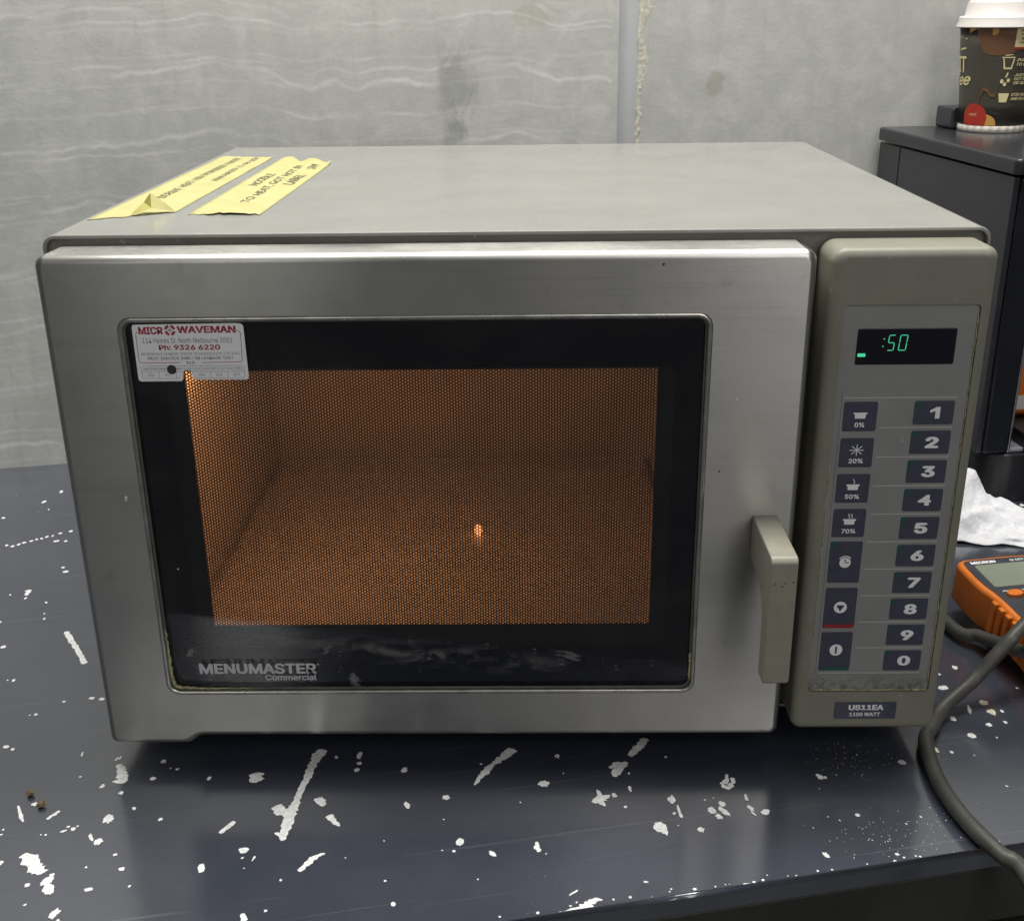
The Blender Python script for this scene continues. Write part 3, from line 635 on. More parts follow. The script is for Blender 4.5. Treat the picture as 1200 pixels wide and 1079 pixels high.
# dried residue along the lower left of the seal
rg = random.Random(4); gp = []
for p in spline([(0.0480, 0.0014, 0.105), (0.0479, 0.0014, 0.08), (0.0488, 0.0014, 0.066), (0.053, 0.0014, 0.0612), (0.072, 0.0014, 0.0602), (0.10, 0.0014, 0.0600)], 14):
    gp.append(p + Vector((rg.uniform(-.0005, .0005), rg.uniform(-.0003, .0002), rg.uniform(-.0005, .0005))))
tube('residue', gp, 0.0012, M['grime'], door, 7, taper=lambda t: (0.25 + 0.75 * math.sin(math.pi * min(1, t * 1.0 + 0.08))) * (0.8 + 0.4 * random.random()))
gp = [Vector((0.3930 + rg.uniform(-.0004, .0004), 0.0013, 0.066 + 0.02 * k / 14)) for k in range(15)]
tube('residue', gp, 0.0008, M['grime'], door, 6)
# panes and screen
solid('window_glass', rr(0.0448, 0.3958, 0.0568, 0.3146, 0.0080, 8), 0.0022, 0.0052, 0, M['glass'], door, wn=False)
solid('glass_border', rr(0.0448, 0.3958, 0.0568, 0.3146, 0.0080, 8), 0.0056, 0.0060, 0, M['frit'], door, holes=[rr(0.0665, 0.3775, 0.0885, 0.2815, 0.006, 6)], wn=False)
solid('screen_plate', rr(0.0443, 0.3963, 0.0563, 0.3151, 0.0085, 4), 0.0092, 0.0098, 0, M['plate'], door, holes=[rr(0.0780, 0.3660, 0.1035, 0.2790, 0.0003, 1)], wn=False)
def perforated():
    d = 0.0020; px = d * math.sqrt(3) / 2; Rr = d / math.sqrt(3); rh = 0.00070
    x0, x1, z0, z1 = 0.0775, 0.3665, 0.1030, 0.2795
    vs_, fs = [], []; i = 0; x = x0
    org = ORG[mw.name]
    cs = [(math.cos(R(60 * k)), math.sin(R(60 * k))) for k in range(6)]
    while x < x1:
        z = z0 + (d / 2 if i % 2 else 0)
        while z < z1:
            k0 = len(vs_)
            for c_, s_ in cs: vs_.append((x + Rr * c_ - org.x, 0.0100 - org.y, z + Rr * s_ - org.z))
            for c_, s_ in cs: vs_.append((x + rh * c_ - org.x, 0.0100 - org.y, z + rh * s_ - org.z))
            for k in range(6):
                k2 = (k + 1) % 6; fs.append((k0 + k, k0 + k2, k0 + 6 + k2, k0 + 6 + k))
            z += d
        x += px; i += 1
    me = bpy.data.meshes.new('perforated_screen'); me.from_pydata(vs_, [], fs)
    o = link('perforated_screen', me, M['screen'], door, org=org); o['kind'] = 'stuff'; return o
perforated()
# maker's lettering
text('brand_lettering', 'MENUMASTER', (0.0668, 0.1452, 0.0708, 0.0788), 0.00205, M['logo'], door, bold=0.035)
text('brand_lettering', 'Commercial', (0.1105, 0.1448, 0.0658, 0.0702), 0.00205, M['logo'], door, bold=0.02)
text('brand_lettering', '®', (0.1455, 0.1470, 0.0772, 0.0787), 0.00205, M['logo'], door)
# handle: a hooked bracket, arm at the top, grip hanging in front of the door
hp = [(0.0, 0.1852), (-0.0565, 0.1852)] + [(-0.0565 - 0.0045 * math.sin(R(a)), 0.1807 + 0.0045 * math.cos(R(a))) for a in (22, 45, 68, 90)]
hp += [(-0.0612, 0.1030), (-0.0600, 0.1012), (-0.0485, 0.1010), (-0.0470, 0.1025), (-0.0462, 0.136)]
hp += [(-0.0440, 0.1440), (-0.0375, 0.1510), (-0.0250, 0.1560), (0.0, 0.1575)]
HX = lambda a, b, c: (c, a, b)
solid('handle', hp, 0.4272, 0.4432, 0.0011, M['handle'], door, 3, fm=HX, rb=0.0011)
for q in ((0.4305, 0.1685), (0.4345, 0.1672), (0.4362, 0.1692), (0.4408, 0.1700)):
    flat('handle_nick', [[(q[0] + 0.0006 * math.cos(k) * random.uniform(.5, 1.3), q[1] + 0.0005 * math.sin(k) * random.uniform(.5, 1.3)) for k in (0, 1, 2, 3, 4, 5)]], -0.06135, M['ink'], door)

# control panel
pout = corner(W - 0.007, 0.352 - 0.007, 0.007, 0) + corner(PL + 0.009, 0.352 - 0.009, 0.009, 90) + corner(PL + 0.0075, 0.0262 + 0.0075, 0.0075, 180) + corner(W - 0.0075, 0.0262 + 0.0075, 0.0075, 270)
OV = rr(0.4722, 0.5520, 0.0562, 0.3190, 0.003, 4)
panel = solid('control_panel', pout, 0.0, 0.0335, 0.0058, M['panel'], mw, 5, holes=[OV])
solid('keypad_overlay', rr(0.4723, 0.5519, 0.0563, 0.3189, 0.003, 4), 0.0016, 0.0030, 0, M['overlay'], panel, wn=False)
# dirt gathered along the recess edge
def dirtline(pts, r0, seed):
    rg = random.Random(seed); gp = [p + Vector((rg.uniform(-.0003, .0003), 0, rg.uniform(-.0003, .0003))) for p in spline(pts, 26)]
    tube('recess_dirt', gp, r0, M['grime'], panel, 6, taper=lambda t: 0.35 + 0.8 * abs(noise.noise(Vector((t * 23, seed, 0)))))
dirtline([(0.5514, 0.0013, 0.312), (0.5515, 0.0013, 0.25), (0.5514, 0.0013, 0.16), (0.5515, 0.0013, 0.062)], 0.0009, 1)
dirtline([(0.4730, 0.0013, 0.0573), (0.50, 0.0013, 0.0570), (0.53, 0.0013, 0.0571), (0.5512, 0.0013, 0.0572)], 0.0012, 2)
dirtline([(0.4728, 0.0014, 0.22), (0.4729, 0.0014, 0.15), (0.4728, 0.0014, 0.059)], 0.0007, 3)
# raised inner pad that carries the keys
YB = 0.0016
solid('key_membrane', rr(0.4765, 0.5475, 0.0690, 0.2665, 0.0012, 3), YB - 0.0004, YB + 0.0002, 0, M['overlay'], panel, wn=False)
YK = YB - 0.0004
# display
solid('display_window', [(0.4819, 0.2829), (0.4826, 0.2823), (0.5395, 0.2823), (0.5403, 0.2830), (0.5403, 0.3038), (0.5396, 0.3044), (0.4828, 0.3044), (0.4820, 0.3037)], YB - 0.0005, YB + 0.001, 0.0003, M['lens'], panel, 2)
YL = YB - 0.00062
def seg7(x0, z0, w, h, on, sh=0.0008, t=0.00046):
    g = 0.00025; P = []
    def pt(x, z): return (x0 + x + sh * (z / h), z0 + z)
    S_ = {'a': ((g, h), (w - g, h)), 'd': ((g, 0), (w - g, 0)), 'g': ((g, h / 2), (w - g, h / 2)), 'f': ((0, h / 2 + g), (0, h - g)), 'b': ((w, h / 2 + g), (w, h - g)), 'e': ((0, g), (0, h / 2 - g)), 'c': ((w, g), (w, h / 2 - g))}
    for s in on:
        a, b = S_[s]; P.append(stroke([pt(*a), pt(*b)], t))
    return P
flat('display_digit', seg7(0.5000, 0.2912, 0.0036, 0.0092, 'afgcd'), YL, M['led'], panel)
flat('display_digit', seg7(0.5066, 0.2912, 0.0042, 0.0092, 'abcdef'), YL, M['led'], panel)
flat('display_colon', [disc(0.4978, 0.2982, 0.0004, 8), disc(0.4974, 0.2936, 0.0004, 8)], YL, M['led'], panel)
flat('display_bar', [rr(0.4829, 0.4876, 0.2873, 0.2894, 0.0004, 2)], YL, M['led'], panel)
# keys
def key(x0, x1, z0, z1): return solid('key', rr(x0, x1, z0, z1, 0.0012, 3), YK - 0.00035, YK + 0.0001, 0.0002, M['navy'], panel, 1)
YG = YK - 0.00045
NB = 10; p0, p1 = 0.2596, 0.0873; hgt = 0.0152
digits = '1234567890'
for i, dg in enumerate(digits):
    zt = p0 + (p1 - p0) * i / 9
    key(0.5204, 0.5445, zt - hgt, zt)
    cxm = 0.5335; w = 0.0042 if dg != '1' else 0.0030
    if dg == '1': flat('key_legend', [[(cxm - 0.0034, zt - hgt / 2 + 0.0016), (cxm + 0.0004, zt - hgt / 2 + 0.0037), (cxm + 0.0026, zt - hgt / 2 + 0.0037), (cxm + 0.0026, zt - hgt / 2 - 0.0037), (cxm - 0.0002, zt - hgt / 2 - 0.0037), (cxm - 0.0002, zt - hgt / 2 + 0.0012), (cxm - 0.0034, zt - hgt / 2 + 0.0000)]], YG, M['white'], panel)
    else: text('key_legend', dg, (cxm - w, cxm + w, zt - hgt / 2 - 0.0037, zt - hgt / 2 + 0.0037), YG, M['white'], panel, bold=0.05, font=dg != '4')
    flat('key_corner', [[(0.5209, zt - 0.0004), (0.5258, zt - 0.0004), (0.5209, zt - 0.0052)]], YG, M['keygreen'], panel)
    if i: flat('divider_line', [rr(0.5007, 0.5450, zt + 0.0018, zt + 0.0024, 0.0002, 1)], YK - 0.0001, M['line'], panel)
flat('divider_line', [rr(0.4773, 0.5452, 0.2614, 0.2620, 0.0002, 1)], YK - 0.0001, M['line'], panel)
flat('divider_line', [rr(0.4785, 0.5450, 0.0700, 0.0706, 0.0002, 1)], YK - 0.0001, M['line'], panel)
KL = [(0.2593, 0.2403), (0.2360, 0.2168), (0.2124, 0.1930), (0.1889, 0.1694), (0.1664, 0.1372), (0.1336, 0.1041), (0.1012, 0.0722)]
KX = 0.4883
for (zt, zb) in KL: key(0.4780, 0.4984, zb, zt)
def pot(zc, steam):
    P = [[(KX - 0.0041, zc + 0.0016), (KX + 0.0041, zc + 0.0016), (KX + 0.0041, zc + 0.0006), (KX + 0.0033, zc + 0.0004), (KX + 0.0031, zc - 0.0022), (KX - 0.0031, zc - 0.0022), (KX - 0.0033, zc + 0.0004), (KX - 0.0041, zc + 0.0006)]]
    for k in range(steam):
        sx = KX + (k - (steam - 1) / 2) * 0.0018 + 0.0004
        P.append(stroke([(sx + 0.0005 * math.sin(q * 1.5), zc + 0.0021 + q * 0.0008) for q in range(5)], 0.0005))
    return P
for i, (s, st) in enumerate((('0%', 0), ('20%', -1), ('50%', 1), ('70%', 2))):
    zt, zb = KL[i]; wd = 0.0030 if i == 0 else 0.0044
    text('key_legend', s, (KX - wd, KX + wd, zb + 0.0027, zb + 0.0058), YG, M['white'], panel, bold=0.03)
    zc = zt - 0.0085
    if st >= 0: flat('key_symbol', pot(zc, st), YG, M['white'], panel)
    else:
        P = []
        for k in range(8):
            a = R(45 * k); P.append(stroke([(KX + 0.0008 * math.cos(a), zc + 0.0006 + 0.0008 * math.sin(a)), (KX + 0.0044 * math.cos(a), zc + 0.0006 + 0.0036 * math.sin(a))], 0.0005))
        P.append(disc(KX, zc + 0.0006, 0.0011, 8)); flat('key_symbol', P, YG, M['white'], panel)
zt, zb = KL[4]; zc = (zt + zb) / 2 - 0.0002
flat('key_symbol', [disc(KX, zc, 0.0036), stroke([(KX + 0.0045 * math.cos(R(a)), zc + 0.0045 * math.sin(R(a))) for a in range(40, 145, 13)], 0.0007)], YG, M['white'], panel)
flat('key_symbol', [stroke([(KX, zc + 0.0026), (KX, zc), (KX + 0.0024, zc)], 0.0007)], YG - 0.0001, M['navy'], panel)
flat('key_corner', [[(0.4785, zt - 0.0004), (0.4830, zt - 0.0004), (0.4785, zt - 0.0052)]], YG, M['keygreen'], panel)
zt, zb = KL[5]; zc = (zt + zb) / 2 + 0.0006
flat('key_symbol', [disc(KX, zc, 0.0042)], YG, M['white'], panel)
flat('key_symbol', [[(KX - 0.0028, zc + 0.0016), (KX + 0.0028, zc + 0.0016), (KX, zc - 0.0028)]], YG - 0.0001, M['navy'], panel)
flat('key_stripe', [rr(0.4784, 0.4980, zb + 0.0002, zb + 0.0030, 0.0008, 2)], YG, M['keyred'], panel)
zt, zb = KL[6]; zc = (zt + zb) / 2 + 0.0012
flat('key_symbol', [disc(KX, zc, 0.0042)], YG, M['white'], panel)
flat('key_symbol', [rr(KX - 0.0006, KX + 0.0006, zc - 0.0028, zc + 0.0028, 0.0005, 2)], YG - 0.0001, M['navy'], panel)
flat('key_stripe', [rr(0.4784, 0.4980, zb + 0.0002, zb + 0.0028, 0.0008, 2)], YG, M['keygreen'], panel)
# model badge
badge = solid('model_badge', rr(0.4912, 0.5322, 0.0356, 0.0486, 0.0012, 3), -0.0006, 0.001, 0.0003, M['navy'], panel, 2)
text('badge_lettering', 'US11EA', (0.5003, 0.5237, 0.0425, 0.0467), -0.0007, M['white'], panel, bold=0.045)
text('badge_lettering', '1100 WATT', (0.5012, 0.5218, 0.0378, 0.0407), -0.0007, M['white'], panel, bold=0.03)

# ------------------------------------------------------------------ service sticker on the glass
SX0, SZ0, SW, SH = 0.0524, 0.2752, 0.0668, 0.0357
stk = root('service_sticker', 'white service sticker with red print on the door window', 'sticker', (SX0, 0.0020, SZ0), org=(SX0, 0.0020, SZ0))
def sp(s, t): return (SX0 + SW * s, SZ0 + SH * t)
so = [sp(*q) for q in ((0.03, 0), (0.385, 0.0), (0.405, 0.03), (0.415, 0.17), (0.44, 0.19), (0.485, 0.18), (0.495, 0.05), (0.515, 0.025), (0.965, 0.02), (0.99, 0.03), (1, 0.07), (0.995, 0.95), (0.975, 0.99), (0.93, 1.0), (0.03, 0.985), (0.008, 0.975), (0, 0.93), (0.0, 0.04), (0.01, 0.01))]
YS = 0.0019
solid('sticker_paper', so, YS, YS + 0.0002, 0, M['paper'], stk, wn=False)
YP = YS - 0.00006
def stext(b, s0, s1, t0, t1, m, bold=0.0): text('sticker_lettering', b, (sp(s0, 0)[0], sp(s1, 0)[0], sp(0, t0)[1], sp(0, t1)[1]), YP, m, stk, bold)
stext('MICR', 0.055, 0.275, 0.815, 0.945, M['red'], 0.04); stext('WAVEMAN', 0.40, 0.925, 0.835, 0.955, M['red'], 0.04)
cx, cz = sp(0.338, 0.885); P = []
for k in range(4):
    a0 = 90 * k + 12
    P.append([(cx + 0.0034 * math.cos(R(a0 + q)), cz + 0.0034 * math.sin(R(a0 + q))) for q in range(0, 67, 11)] + [(cx + 0.0018 * math.cos(R(a0 + q)), cz + 0.0018 * math.sin(R(a0 + q))) for q in range(66, -1, -11)])
flat('sticker_emblem', P, YP, M['red'], stk)
flat('sticker_emblem', [stroke([(cx - 0.0014, cz), (cx + 0.0014, cz)], 0.0004), stroke([(cx, cz - 0.0014), (cx, cz + 0.0014)], 0.0004)], YP, M['ink'], stk)
flat('sticker_stripe', [stroke([sp(0.05, 0.868), sp(0.28, 0.868)], 0.0003), stroke([sp(0.40, 0.878), sp(0.93, 0.878)], 0.0003)], YP - 0.00003, M['paper'], stk)
stext('114 Haines St. North Melbourne 3051', 0.08, 0.885, 0.665, 0.755, M['greyink'])
stext('Ph: 9326 6220', 0.22, 0.77, 0.545, 0.635, M['red'], 0.03)
stext('MICROWAVE LEAKAGE TESTED TO AS/NZS60335.2.25:2002', 0.055, 0.94, 0.452, 0.502, M['greyink'])
stext('NEXT SERVICE AND / OR LEAKAGE TEST', 0.11, 0.88, 0.372, 0.43, M['greyink'], 0.01)
stext('DUE', 0.455, 0.53, 0.30, 0.345, M['greyink'], 0.01)
fr_l = [sp(0.05, 0.86), sp(0.032, 0.84), sp(0.028, 0.80), sp(0.028, 0.37), sp(0.034, 0.335), sp(0.052, 0.325), sp(0.40, 0.325)]
fr_r = [sp(0.59, 0.325), sp(0.93, 0.33), sp(0.952, 0.34), sp(0.957, 0.375), sp(0.965, 0.82), sp(0.955, 0.86), sp(0.93, 0.88)]
flat('sticker_frame', [stroke(fr_l, 0.00035), stroke(fr_r, 0.00035)], YP, M['red'], stk)
gl = []
box_ = [sp(*q) for q in ((0.055, 0.27), (0.95, 0.27), (0.968, 0.25), (0.968, 0.075), (0.95, 0.055), (0.5, 0.055))]
gl.append(stroke(box_, 0.00018)); gl.append(stroke([sp(0.055, 0.27), sp(0.038, 0.25), sp(0.038, 0.075), sp(0.055, 0.055), sp(0.38, 0.05)], 0.00018))
gl.append(stroke([sp(0.038, 0.165), sp(0.968, 0.165)], 0.00018))
for k in range(1, 12):
    s = 0.038 + 0.93 * k / 12; gl.append(stroke([sp(s, 0.165), sp(s, 0.27)], 0.00018))
for k in range(1, 6):
    s = 0.038 + 0.93 * k / 6
    if k != 3: gl.append(stroke([sp(s, 0.055), sp(s, 0.165)], 0.00018))
flat('sticker_grid', gl, YP, M['greyink'], stk)
for k, mth in enumerate('JAN FEB MAR APR MAY JUNE JULY AUG SEPT OCT NOV DEC'.split()):
    s = 0.038 + 0.93 * (k + 0.15) / 12; stext(mth, s, s + 0.93 * 0.7 / 12, 0.195, 0.242, M['greyink'])
for k, yr in enumerate(('2014', '2015', '', '2017', '2018', '2019')):
    if yr: s = 0.038 + 0.93 * (k + 0.32) / 6; stext(yr, s, s + 0.93 * 0.36 / 6, 0.09, 0.135, M['greyink'])
flat('punched_dot', [disc(*sp(0.312, 0.205), 0.0029)], YP - 0.00004, M['ink'], stk)

# ------------------------------------------------------------------ masking tape with handwriting, on the case
ZT = CZ1
def tape(name, label, corners, lift, seed, lines):
    (x0, ya), (x1, yb), (x2, yc), (x3, yd) = corners      # near-left, near-right, far-right, far-left
    o = root(name, label, 'tape', (x0, ya, ZT), org=(x0, ya, ZT), group='masking tape strips on the microwave')
    NX, NY = 14, 60; vs_, fs = [], []; rg = random.Random(seed)
    tear_n = [rg.uniform(-0.003, 0.003) for _ in range(NX + 1)]; tear_f = [rg.uniform(-0.004, 0.004) for _ in range(NX + 1)]
    def P(s, t, i=None):
        a = Vector((x0 + (x1 - x0) * s, ya + (yb - ya) * s)); b = Vector((x3 + (x2 - x3) * s, yd + (yc - yd) * s)); p = a.lerp(b, t)
        z = ZT + 0.00035 + 0.0003 * max(0, noise.noise(Vector((p.x * 60, p.y * 25, seed)))) 
        z += lift(s, t)
        return (p.x, p.y, z)
    for j in range(NY + 1):
        for i in range(NX + 1):
            s, t = i / NX, j / NY; p = P(s, t)
            dy = tear_n[i] * max(0, 1 - t * 12) + tear_f[i] * max(0, 1 - (1 - t) * 12)
            vs_.append((p[0], p[1] + dy, p[2]))
    for j in range(NY):
        for i in range(NX):
            a = j * (NX + 1) + i; fs.append((a, a + 1, a + NX + 2, a + NX + 1))
    me = bpy.data.meshes.new('tape_strip'); me.from_pydata([tuple(Vector(v) - ORG[o.name]) for v in vs_], [], fs)
    k = link('tape_strip', me, M['tape'], o, smooth=True, org=ORG[o.name])
    sm = k.modifiers.new('thickness', 'SOLIDIFY'); sm.thickness = 0.00015
    # handwriting: baseline runs away from the viewer, tops of letters to the left
    for (b, s_base, s_top, t0, t1) in lines:
        v, f = text2d(b, (0, 1, 0, 1), 0.0, 0.15, font=False)
        rg2 = random.Random(len(b)); out = []
        for a, h, _k in v:
            t = t0 + (t1 - t0) * a; s = s_base + (s_top - s_base) * h
            s += 0.02 * noise.noise(Vector((a * 14, 0.3, seed))) + 0.012 * math.sin(a * 9)
            p = P(s, t + 0.004 * noise.noise(Vector((a * 30, h * 2, 3)))); out.append((p[0], p[1], p[2] + 0.00028))
        m2 = bpy.data.meshes.new('handwriting'); m2.from_pydata([tuple(Vector(q) - ORG[o.name]) for q in out], [], f)
        link('handwriting', m2, M['pen'], o, org=ORG[o.name])
    return o
def curl1(s, t):   # the near right corner has come loose and folded up
    d = (1.0 - s) * 0.75 + t * 5.2
    return 0.0
t1 = tape('masking_tape', 'long yellow masking tape strip along the left edge of the microwave top, corner curled up', [(0.0035, 0.085), (0.0530, 0.113), (0.0555, 0.418), (0.0058, 0.432)], lambda s, t: 0.0, 3,
     [('DOESNT HEAT 1100 WORKREST PANTRY', 0.46, 0.32, 0.24, 0.97), ('REPAIRED (1-09-25)', 0.80, 0.66, 0.50, 0.97)])
# the folded-up flap of the long strip
fl = obj('loose_corner', [(0.0270, 0.0965, ZT + 0.0006), (0.0530, 0.1130, ZT + 0.0006), (0.0375, 0.1130, ZT + 0.0130), (0.0325, 0.1130, ZT + 0.0070), (0.0460, 0.1150, ZT + 0.0060), (0.0400, 0.1040, ZT + 0.0045)],
         [(0, 5, 3), (5, 2, 3), (5, 1, 2), (1, 4, 2)], M['tapeback'], t1)
ORG  # flap coordinates are given in world space
t2 = tape('masking_tape', 'shorter torn yellow masking tape strip with handwriting beside the long strip', [(0.0640, 0.103), (0.1125, 0.099), (0.1165, 0.370), (0.0650, 0.396)], lambda s, t: 0.004 * max(0, (t - 0.93) / 0.07) * abs(math.sin(s * 7)) + 0.0012 * max(0, 1 - t * 14) * max(0, math.sin(s * 3.6 - 0.6)), 8,
     [('NOODLE', 0.34, 0.18, 0.46, 0.70), ('TO HEAT, GOT HOT IN', 0.62, 0.46, 0.18, 0.90), ('LABEL', 0.86, 0.70, 0.50, 0.70), ('SAM', 0.86, 0.70, 0.84, 0.94)])

gl_o = lathe('glow_lamp', [(0.0008, 0.0), (0.0026, 0.0010), (0.0034, 0.0045), (0.0026, 0.0082), (0.0008, 0.0098)], M['glowlamp'], None, 14)  # added glowing bead, imitates a small bright spot inside the oven
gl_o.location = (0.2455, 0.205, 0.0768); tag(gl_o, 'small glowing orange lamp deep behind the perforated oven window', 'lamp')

fspk = random.Random(2)
for (qx, qz, s_, m_) in ((0.0353, 0.200, 0.0011, 'chip'), (0.0349, 0.1982, 0.0008, 'chip'), (0.366, 0.344, 0.0009, 'ink'), (0.062, 0.150, 0.0005, 'chip'), (0.413, 0.262, 0.0006, 'chip'), (0.405, 0.215, 0.0006, 'ink')):
    flat('paint_speck', [[(qx + s_ * fspk.uniform(.6, 1.2) * math.cos(k), qz + 1.3 * s_ * fspk.uniform(.6, 1.2) * math.sin(k)) for k in range(6)]], -0.00015, M[m_], door)

# ------------------------------------------------------------------ black drinks machine behind on the right
cm = root('coffee_machine', 'black boxy coffee machine standing right of the microwave by the wall', 'coffee machine', (0.7436, 0.440, 0), (0, 0, R(6.5)))
solid('base', rr(0.012, 0.272, -0.002, 0.316, 0.028, 8), -0.053, 0.0, 0.003, M['mbase'], cm, 3, fm=TOP)
box('side_panel', (0.0, 0.002, 0.0545), (0.006, 0.2585, 0.331), M['mblack'], cm, 0.0012)
box('rear_panel', (0.0, 0.2605, 0.0545), (0.255, 0.318, 0.331), M['mblack'], cm, 0.0015)
box('inner_body', (0.0062, 0.10, 0.0545), (0.255, 0.26, 0.331), M['mbase'], cm, 0.001)
box('front_column', (0.0064, 0.0, 0.054), (0.0335, 0.0995, 0.331), M['gloss'], cm, 0.003)
box('silver_trim', (0.0338, 0.001, 0.054), (0.0362, 0.012, 0.331), M['silver'], cm, 0.0006)
box('brew_head', (0.0364, 0.004, 0.205), (0.255, 0.0995, 0.331), M['gloss'], cm, 0.004)
box('bay_back', (0.0366, 0.093, 0.0595), (0.22, 0.0995, 0.204), M['tin'], cm, 0.0008)
box('tray_plate', (0.0366, 0.004, 0.0535), (0.22, 0.092, 0.0575), M['tin'], cm, 0.0008)
box('drip_grid', (0.0520, -0.030, 0.0530), (0.20, 0.070, 0.0720), M['mbase'], cm, 0.002)
tl = solid('top_lid', rr(-0.003, 0.262, -0.004, 0.320, 0.006, 4), -0.3480, -0.3335, 0.003, M['mblack'], cm, 3, fm=TOP, rb=0.001)
box('rear_handle', (0.062, 0.270, 0.3482), (0.24, 0.312, 0.3720), M['mblack'], cm, 0.003)
for q in ((0.095, 0.262), (0.108, 0.240)):
    flat('side_scuff', [[(0, 0)] ] if False else [[(q[0] + 0.0025 * math.cos(k) * random.uniform(.5, 1.2), q[1] + 0.0035 * math.sin(k) * random.uniform(.5, 1.2)) for k in (5, 4, 3, 2, 1, 0)]], -0.0003, M['mbase'], cm, fm=lambda a, b, c: (c, a, b))
# orange and white packet standing in the bay
pk = root('packet', 'orange and white packet standing in the bay of the coffee machine', 'packet', (0.7436, 0.440, 0), (0, 0, R(6.5)))
def packet():
    vs_, fs = [], []; N = 14
    for j in range(11):
        t = j / 10; w = 0.026 * (1 - 0.25 * t * t); d = 0.016 * (1 - 0.85 * t ** 3)
        for k in range(N):
            a = 2 * math.pi * k / N; c_, s_ = math.cos(a), math.sin(a)
            f = 1 + 0.12 * noise.noise(Vector((c_ * 2, s_ * 2, t * 4)))
            vs_.append((0.083 + w * f * (abs(c_) ** 0.6) * (1 if c_ > 0 else -1), 0.074 + d * f * (abs(s_) ** 0.6) * (1 if s_ > 0 else -1) * 0.9, 0.0725 + 0.075 * t + 0.002 * noise.noise(Vector((c_, s_, t * 9)))))
    for j in range(10):
        for k in range(N): fs.append((j * N + k, j * N + (k + 1) % N, (j + 1) * N + (k + 1) % N, (j + 1) * N + k))
    fs.append(tuple(range(N))); fs.append(tuple(range(10 * N, 11 * N)))
    return vs_, fs
pv, pf = packet()
obj('packet_body', pv, pf, M['orange'], pk, wn=True)
obj('packet_band', [(0.083 + (v[0] - 0.083) * 1.012, 0.074 + (v[1] - 0.074) * 1.02, v[2]) for v in pv[14 * 1:14 * 4]], [(j * 14 + k, j * 14 + (k + 1) % 14, (j + 1) * 14 + (k + 1) % 14, (j + 1) * 14 + k) for j in range(2) for k in range(14)], M['cupwhite'], pk, smooth=True)

# ------------------------------------------------------------------ takeaway cup on the machine
CUP = (0.815, 0.701, 0.3482)
cup = root('paper_cup', 'dark brown paper coffee cup with white lid on the coffee machine', 'cup', CUP)
H0, RB_, RT_ = 0.113, 0.0345, 0.0457
def cr(z): return RB_ + (RT_ - RB_) * z / H0
lathe('cup_body', [(cr(0.007), 0.007), (cr(0.03), 0.03), (cr(0.06), 0.06), (cr(0.09), 0.09), (cr(H0), H0)], M['cup'], cup, 64)
lathe('bottom_rim', [(RB_ - 0.002, 0.0), (RB_ + 0.0002, 0.0003), (cr(0.004) + 0.0006, 0.004), (cr(0.0072) + 0.0003, 0.0072), (cr(0.0076) - 0.0006, 0.0076)], M['cupwhite'], cup, 96, ripple=lambda i, k: (0.0010 if k % 4 < 2 else -0.0004) if 0 < i < 3 else 0.0)
lathe('lid', [(RT_ - 0.001, H0 - 0.003), (RT_ + 0.0046, H0 - 0.0035), (RT_ + 0.0050, H0 - 0.0022), (RT_ + 0.0022, H0 + 0.0038), (RT_ + 0.0026, H0 + 0.0062), (RT_ + 0.0016, H0 + 0.0082), (RT_ - 0.0030, H0 + 0.0088), (RT_ - 0.0050, H0 + 0.0215), (RT_ - 0.0072, H0 + 0.0245), (RT_ - 0.0100, H0 + 0.0240), (RT_ - 0.0120, H0 + 0.0190), (0.004, H0 + 0.0185)], M['lid'], cup, 72)
A0 = math.atan2(-0.66 - CUP[1], 0.2872 - CUP[0])
def wrap(p, z, e): r = cr(z) + e; return (r * math.cos(A0 + p), r * math.sin(A0 + p), z)
def patch(name, p0, p1, top_f, bot_f, mat, e=0.0003, n=20):
    vs_, fs = [], []
    for k in range(n + 1):
        p = p0 + (p1 - p0) * k / n; vs_.append(wrap(p, bot_f(k / n), e)); vs_.append(wrap(p, top_f(k / n), e))
    for k in range(n): fs.append((2 * k, 2 * k + 2, 2 * k + 3, 2 * k + 1))
    me = bpy.data.meshes.new(name); me.from_pydata(vs_, [], fs); return link(name, me, mat, cup, smooth=True)
def ctext(body, p0, p1, z0, z1, mat, bold=0.02, shear=0.0, tilt=0.0):
    v, f = text2d(body, (p0, p1, z0, z1), bold, shear)
    me = bpy.data.meshes.new('cup_lettering'); me.from_pydata([wrap(a, b + tilt * (a - p0), 0.0007 + k) for a, b, k in v], [], f)
    return link('cup_lettering', me, mat, cup)
def cpoly(name, polys, mat, e=0.0007):
    vs_, fs = [], []
    for p in polys:
        k = len(vs_); vs_ += [wrap(a, b, e) for a, b in p]; fs.append(tuple(range(k, k + len(p))))
    me = bpy.data.meshes.new(name); me.from_pydata(vs_, [], fs); return link(name, me, mat, cup)
patch('cup_print', -0.62, 1.5, lambda t: 0.1128, lambda t: 0.0875 - 0.006 * math.sin(t * 6) + 0.018 * max(0, 1 - t * 9) ** 1.5, M['mocha'])
patch('cup_print', -0.85, -0.55, lambda t: 0.1126, lambda t: 0.1040 + 0.006 * t, M['ochre'], 0.0005)
patch('cup_print', -0.24, -0.10, lambda t: 0.1126 - 0.002 * t, lambda t: 0.1020 + 0.006 * (t - 0.3) ** 2, M['ochre'], 0.0005, 8)
patch('cup_label', 0.30, 1.05, lambda t: 0.1125, lambda t: 0.0900, M['cream'], 0.0006)
patch('cup_label', 0.29, 1.05, lambda t: 0.0902, lambda t: 0.0882, M['cherry'], 0.0008)
